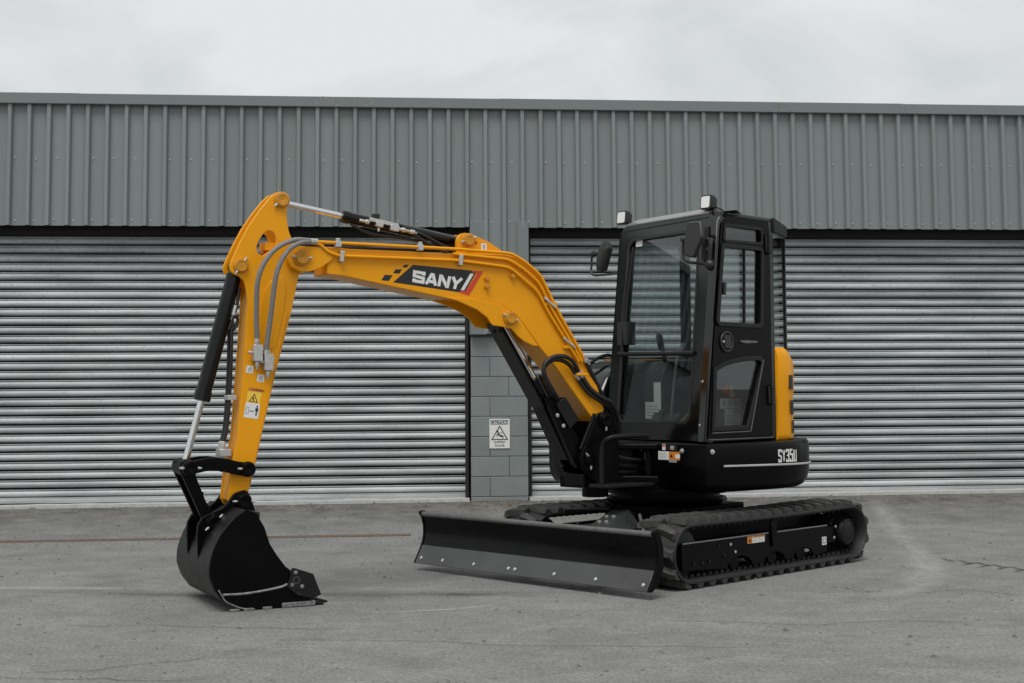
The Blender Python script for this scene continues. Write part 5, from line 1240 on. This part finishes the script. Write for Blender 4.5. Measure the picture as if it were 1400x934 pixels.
path_tube(bm, [(0.085, 0.165, 1.325), (0.02, 0.165, 1.245), (-0.06, 0.17, 1.19), (-0.15, 0.16, 1.14), (-0.22, 0.12, 1.02), (-0.24, 0.08, 0.90)], 0.0145, 10)
path_tube(bm, [(0.105, 0.15, 1.31), (0.03, 0.15, 1.22), (-0.06, 0.15, 1.165), (-0.15, 0.13, 1.11), (-0.21, 0.10, 1.0), (-0.23, 0.06, 0.88)], 0.0145, 10)
path_tube(bm, [(0.04, 0.143, 1.42), (-0.04, 0.12, 1.30), (-0.12, 0.10, 1.18), (-0.19, 0.06, 1.08), (-0.24, 0.0, 0.93)], 0.0145, 10)
path_tube(bm, [(0.06, 0.04, 1.46), (-0.03, 0.05, 1.33), (-0.12, 0.05, 1.21), (-0.20, 0.02, 1.10), (-0.25, -0.04, 0.95)], 0.0145, 10)
path_tube(bm, [(0.02, -0.03, 1.45), (-0.05, -0.02, 1.33), (-0.14, -0.02, 1.22), (-0.22, -0.04, 1.10), (-0.26, -0.08, 0.95)], 0.0145, 10)
B('boom_foot_hose', bm, 'hose_black', boom, smooth=60)
bm = NB(); box(bm, (0.05, 0.1255, 1.335), (0.135, 0.185, 1.352)); B('hose_bracket', bm, 'yellow', boom, bevel=0.003)

# ---- bucket
BW = 0.38
side = [(2.420, 0.571), (2.361, 0.552), (2.309, 0.468), (2.276, 0.370), (2.232, 0.302), (2.180, 0.234), (2.156, 0.217), (2.07, 0.085), (2.02, 0.03), (1.99, 0.010), (2.10, 0.004), (2.242, 0.003), (2.38, 0.004), (2.46, 0.018), (2.545, 0.060), (2.571, 0.093), (2.598, 0.130), (2.614, 0.170), (2.627, 0.210), (2.628, 0.246), (2.624, 0.29), (2.612, 0.335), (2.592, 0.385), (2.566, 0.435), (2.53, 0.48), (2.486, 0.527)]
side = [(x + 0.018, z) for x, z in side]
back = side[9:] + [side[0]]
bm = NB()
inn = inset_poly(side, 0.014); bin_ = inn[9:] + [inn[0]]
prism(bm, back + bin_[::-1], XZ, -BW + 0.013, BW - 0.013)
bk = B('bucket', bm, 'worn_black', smooth=30)
for y0, y1 in ((BW - 0.0125, BW + 0.002), (-BW - 0.002, -BW + 0.0125)):
    bm = NB(); prism(bm, side, XZ, y0, y1); B('bucket_side_plate', bm, 'black_paint', bk, bevel=0.002)
bm = NB(); path_tube(bm, [(2.566, BW + 0.004, 0.100), (2.45, BW + 0.004, 0.098), (2.33, BW + 0.004, 0.107), (2.225, BW + 0.004, 0.122), (2.19, BW + 0.004, 0.135)], 0.0075, 6); B('wear_strip', bm, 'bare_edge', bk)
bm = NB(); path_tube(bm, [(2.592, BW + 0.001, 0.128), (2.571, BW + 0.003, 0.093), (2.545, BW + 0.003, 0.058), (2.46, BW + 0.003, 0.018), (2.38, BW + 0.003, 0.006)], 0.0055, 6)
for x in (2.47, 2.39, 2.28, 2.16): box(bm, (x, BW - 0.01, 0.001), (x + 0.055, BW + 0.012, 0.016))
box(bm, (2.02, BW - 0.03, 0.004), (2.22, BW + 0.012, 0.030))
B('edge_wear_block', bm, 'bare_edge', bk, bevel=0.003)
bm = NB(); path_tube(bm, [(x, BW + 0.001, z) for x, z in side[16:26]], 0.0045, 6, 3); B('rim_weld', bm, 'black_satin', bk)
for s in (1, -1):
    bm = NB(); y0 = s * (BW + 0.0025); prism(bm, [(2.168, 0.222), (2.150, 0.226), (2.036, 0.186), (1.986, 0.062), (2.05, 0.045), (2.13, 0.07), (2.195, 0.118), (2.176, 0.17)], XZ, y0, y0 + s * 0.016); cut_ = B('side_cutter', bm, 'worn_black', bk, bevel=0.003)
bm = NB()
for x, z in ((2.145, 0.200), (2.165, 0.130), (2.105, 0.118)): lathe(bm, (x, BW + 0.018, z), (0, 1, 0), [(0, 0.012), (0.007, 0.012), (0.009, 0.007)], 8)
B('cutter_bolt', bm, 'bare_edge', bk)
bm = NB()
for q in stroke2d([(2.138 + 0.019 * math.cos(t), 0.157 + 0.019 * math.sin(t)) for t in [k * math.pi / 6 for k in range(12)]], 0.003, True): face(bm, [(x, BW + 0.0195, z) for x, z in q])
B('cast_mark', bm, 'grey_edge', bk)
bm = NB(); prism(bm, [(2.14, 0.020), (2.0, 0.022), (1.965, 0.010), (1.965, 0.001), (2.14, 0.001)], XZ, -BW, BW); B('cutting_lip', bm, 'worn_black', bk, bevel=0.002)
for y in (-0.27, -0.09, 0.09, 0.275):
    bm = NB()
    loft(bm, [[(x, y + sy * w, z) for sy, z in ((-1, z0), (1, z0), (1, z1), (-1, z1))] for x, w, z0, z1 in ((2.09, 0.036, 0.002, 0.050), (2.04, 0.036, 0.002, 0.052), (2.0, 0.030, 0.002, 0.036), (1.912, 0.024, 0.002, 0.010))])
    B('bucket_tooth', bm, 'worn_black', bk, bevel=0.003)
ear = [(2.395, 0.660), (2.366, 0.666), (2.343, 0.642), (2.323, 0.59), (2.300, 0.52), (2.40, 0.49), (2.50, 0.40), (2.58, 0.285), (2.605, 0.235), (2.634, 0.235), (2.648, 0.30), (2.652, 0.40), (2.650, 0.470), (2.620, 0.522), (2.560, 0.545), (2.515, 0.562), (2.470, 0.598), (2.435, 0.648)]
for y0, y1 in ((0.105, 0.135), (-0.135, -0.105)):
    bm = NB(); prism(bm, rounded(ear, 0.012, 2), XZ, y0, y1); B('bucket_ear', bm, 'black_paint', bk, bevel=0.004)
bm = NB()
for y in (0.105, 0.137, -0.105, -0.137): path_tube(bm, [(2.50, y, 0.485), (2.56, y, 0.425), (2.605, y, 0.34), (2.622, y, 0.26), (2.622, y, 0.21)], 0.008, 6)
B('weld_seam', bm, 'grey_edge', bk)
bm = NB(); box(bm, (2.35, -BW + 0.015, 0.515), (2.41, BW - 0.015, 0.553)); B('bucket_top_rail', bm, 'worn_black', bk, bevel=0.003)
pin(bk, 2.384, 0.600, 0.135, 0.041, 'black_paint', [(1, 0.05), (-1, 0.0)], boss=0.05, depth=0.045)
pin(bk, 2.558, 0.485, 0.135, 0.041, 'black_paint', [(-0.8, 0.75), (0.7, -0.55)], boss=0.05, depth=0.045)
bm = NB(); tube(bm, (2.384, -0.17, 0.600), (2.384, 0.17, 0.600), 0.03, 16); tube(bm, (2.558, -0.17, 0.485), (2.558, 0.17, 0.485), 0.03, 16); B('pin_shaft', bm, 'black_paint', bk)
# links
bm = NB()
lk = [(2.765, 0.835), (2.738, 0.866), (2.690, 0.858), (2.668, 0.80), (2.660, 0.755), (2.600, 0.60), (2.588, 0.50), (2.555, 0.455), (2.525, 0.49), (2.545, 0.55), (2.60, 0.65)]
lk = [(2.748, 0.842), (2.70, 0.858), (2.664, 0.82), (2.655, 0.755), (2.592, 0.60), (2.535, 0.53), (2.535, 0.46), (2.58, 0.44), (2.615, 0.50), (2.66, 0.60), (2.745, 0.78)]
for y0, y1 in ((0.068, 0.098), (-0.098, -0.068)): prism(bm, rounded(lk, 0.015, 2), XZ, y0, y1)
box(bm, (2.60, -0.068, 0.60), (2.64, 0.068, 0.66))
tube(bm, (2.702, -0.10, 0.803), (2.702, 0.10, 0.803), 0.05, 20)
link = B('bucket_link', bm, 'black_paint', bevel=0.004)
la = [(2.745, 0.822), (2.715, 0.846), (2.690, 0.842), (2.639, 0.852), (2.585, 0.860), (2.531, 0.860), (2.475, 0.851), (2.422, 0.836), (2.364, 0.826), (2.330, 0.800), (2.330, 0.765), (2.360, 0.744), (2.434, 0.758), (2.509, 0.780), (2.596, 0.784), (2.660, 0.772), (2.70, 0.760), (2.738, 0.775)]
for y0, y1 in ((0.1005, 0.132), (-0.132, -0.1005)):
    bm = NB(); prism(bm, rounded(la, 0.01, 2), XZ, y0, y1); B('guide_link', bm, 'black_paint', link, bevel=0.005)
pin(link, 2.701, 0.803, 0.132, 0.039, 'black_paint', [(-1, 0.0), (1, 0.05)], boss=0.046, depth=0.04)
pin(link, 2.357, 0.787, 0.132, 0.039, 'black_paint', [(1, 0.1)], boss=0.046, depth=0.04)

# ------------------------------------------------------------------ marks, cracks and litter on the yard
def strip(name, mname, pts, width, z=0.004, prof=(0, .7, 1, .7, 0), end=0.25, wob=0.0):
    P = smooth_path([(x, y, 0) for x, y in pts], 8); n = len(P); vs, al = [], []
    k = len(prof)
    for i, p in enumerate(P):
        t = (P[min(i + 1, n - 1)] - P[max(i - 1, 0)]).normalized(); nn_ = Vector((-t.y, t.x, 0)); e = min(1, min(i, n - 1 - i) / (n * end + 0.01))
        q = p + nn_ * random.gauss(0, wob)
        for j, a in enumerate(prof):
            c = q + nn_ * width * (j / (k - 1) - 0.5)
            l = Vector((c.x, c.y, 0)) - WALL_O; vs.append((c.x, c.y, apron_z(l.dot(wx), l.dot(wy)) + z)); al.append(a * e)
    fs = [(i * k + j, i * k + j + 1, (i + 1) * k + j + 1, (i + 1) * k + j) for i in range(n - 1) for j in range(k - 1)]
    me = bpy.data.meshes.new(name); me.from_pydata(vs, [], fs); o = finish_mesh(name, me, mname, ground, smooth=0); marks(o, al); return o
def jag(pts, amp=0.03, n=3):
    for _ in range(n):
        q = [pts[0]]
        for a, b in zip(pts[:-1], pts[1:]): q += [((a[0] + b[0]) / 2 + random.gauss(0, amp), (a[1] + b[1]) / 2 + random.gauss(0, amp)), b]
        pts, amp = q, amp * 0.55
    return pts
strip('scuff_mark', 'pale_scuff', [(3.6, 14.42), (3.48, 13.43), (3.18, 11.61), (2.98, 10.4), (2.84, 9.72), (2.59, 9.09), (2.32, 8.72), (2.07, 8.52)], 0.26, 0.0035, end=0.12)
strip('scuff_mark', 'pale_scuff', [(2.95, 11.0), (2.93, 10.4), (2.80, 9.8), (2.55, 9.3), (2.2, 8.95)], 0.30, 0.0047)
strip('scuff_mark', 'pale_scuff', [(-0.8, 8.1), (-0.35, 8.2), (0.0, 8.45)], 0.06, 0.0035)
strip('scuff_mark', 'pale_scuff', [(-3.6, 9.2), (-2.9, 9.15), (-2.2, 9.1)], 0.16, 0.0035)
strip('tyre_smear', 'soft_mark', [(-3.2, 9.05), (-2.7, 8.95), (-2.2, 8.86), (-1.4, 8.80), (-0.7, 8.82), (-0.1, 8.78), (0.25, 8.76)], 0.34, 0.0055, (0, .25, .6, 1, .6, .25, 0), 0.3, 0.01)
strip('tyre_smear', 'dark_mark', [(-0.55, 8.79), (-0.3, 8.77), (0.0, 8.77)], 0.06, 0.0065, (0, 1, 1, 1, 0), 0.3, 0.004)
for pts in ([(-2.5, 7.75), (-2.0, 7.72), (-1.4, 7.62), (-0.8, 7.6)], [(-1.25, 7.25), (-0.5, 7.2), (0.3, 7.05), (1.2, 6.95)], [(2.35, 8.75), (2.75, 8.85), (3.2, 8.5), (3.5, 8.3)], [(-2.25, 6.45), (-1.9, 6.5), (-1.5, 6.75), (-1.2, 6.85)], [(1.9, 9.05), (2.1, 8.85), (2.3, 8.8)], [(-2.4, 6.35), (-1.8, 6.33), (-1.3, 6.3)], [(0.6, 7.8), (1.6, 7.6), (2.6, 7.7)]):
    strip('crack', 'crack_dark', jag(pts), 0.011, 0.0035, (0, 1, 0), 0.15, 0.001)
# tread pattern left by a tyre, on the right
for k in range(7):
    bx_, by_ = 3.12 + k * 0.08, 10.45 - k * 0.12
    strip('tread_print', 'dark_mark', [(bx_, by_), (bx_ + 0.012, by_ - 0.11), (bx_ + 0.025, by_ - 0.22)], 0.05, 0.0036, (0, 1, 1, 0), 0.1)
    strip('tread_print', 'dark_mark', [(bx_ + 0.02, by_ - 0.40), (bx_ + 0.085, by_ - 0.33), (bx_ + 0.15, by_ - 0.27)], 0.05, 0.0036, (0, 1, 1, 0), 0.1)
# loose chippings: one mass, thicker towards the doors and along the drain
def chips(name, n, fn, mname, lo, hi):
    verts, faces = [], []
    for _ in range(n):
        x, y = fn(); l = Vector((x, y, 0)) - WALL_O; z = apron_z(l.dot(wx), l.dot(wy)); r = lo + (hi - lo) * random.random() ** 3; b = len(verts)
        a0_ = random.random() * 6
        pts = [(math.cos(a0_ + k * 1.257) * r * random.uniform(.7, 1.2), math.sin(a0_ + k * 1.257) * r * random.uniform(.7, 1.2)) for k in range(5)]
        for px, py in pts: verts.append((x + px, y + py, z))
        for px, py in pts: verts.append((x + px * .6, y + py * .6, z + r * random.uniform(.5, .9)))
        faces.append(tuple(b + 5 + k for k in range(5)))
        for k in range(5): faces.append((b + k, b + (k + 1) % 5, b + 5 + (k + 1) % 5, b + 5 + k))
    me = bpy.data.meshes.new(name); me.from_pydata(verts, [], faces); o = finish_mesh(name, me, mname, None, smooth=0); return o
def near_wall():
    p = wall_pt(random.uniform(-6.5, 7), -0.03 - abs(random.gauss(0, 0.7))); return p.x, p.y
def anywhere():
    y = random.uniform(5.6, 12.5); return random.uniform(-0.42, 0.42) * y, y
def drainside():
    p = wall_pt(random.uniform(-6, 0), -2.25 + random.gauss(0, 0.28)); return p.x, p.y
tag(chips('loose_chippings', 1500, near_wall, 'pebble', 0.004, 0.020), 'grey stone chippings strewn along the foot of the roller doors', 'gravel', kind='stuff')
tag(chips('loose_chippings', 700, drainside, 'pebble', 0.003, 0.013), 'fine grit gathered beside the rusty drain', 'gravel', kind='stuff')
tag(chips('loose_chippings', 1600, anywhere, 'pebble', 0.002, 0.017), 'scattered small stones lying loose across the open yard', 'gravel', kind='stuff')
def pier_foot():
    p = wall_pt(random.gauss(0.0, 0.35), -0.06 - abs(random.gauss(0, 0.35))); return p.x, p.y
tag(chips('leaf_litter', 110, pier_foot, 'leaf_litter', 0.006, 0.024), 'brown leaf litter and grit heaped at the foot of the pier', 'litter', kind='stuff')
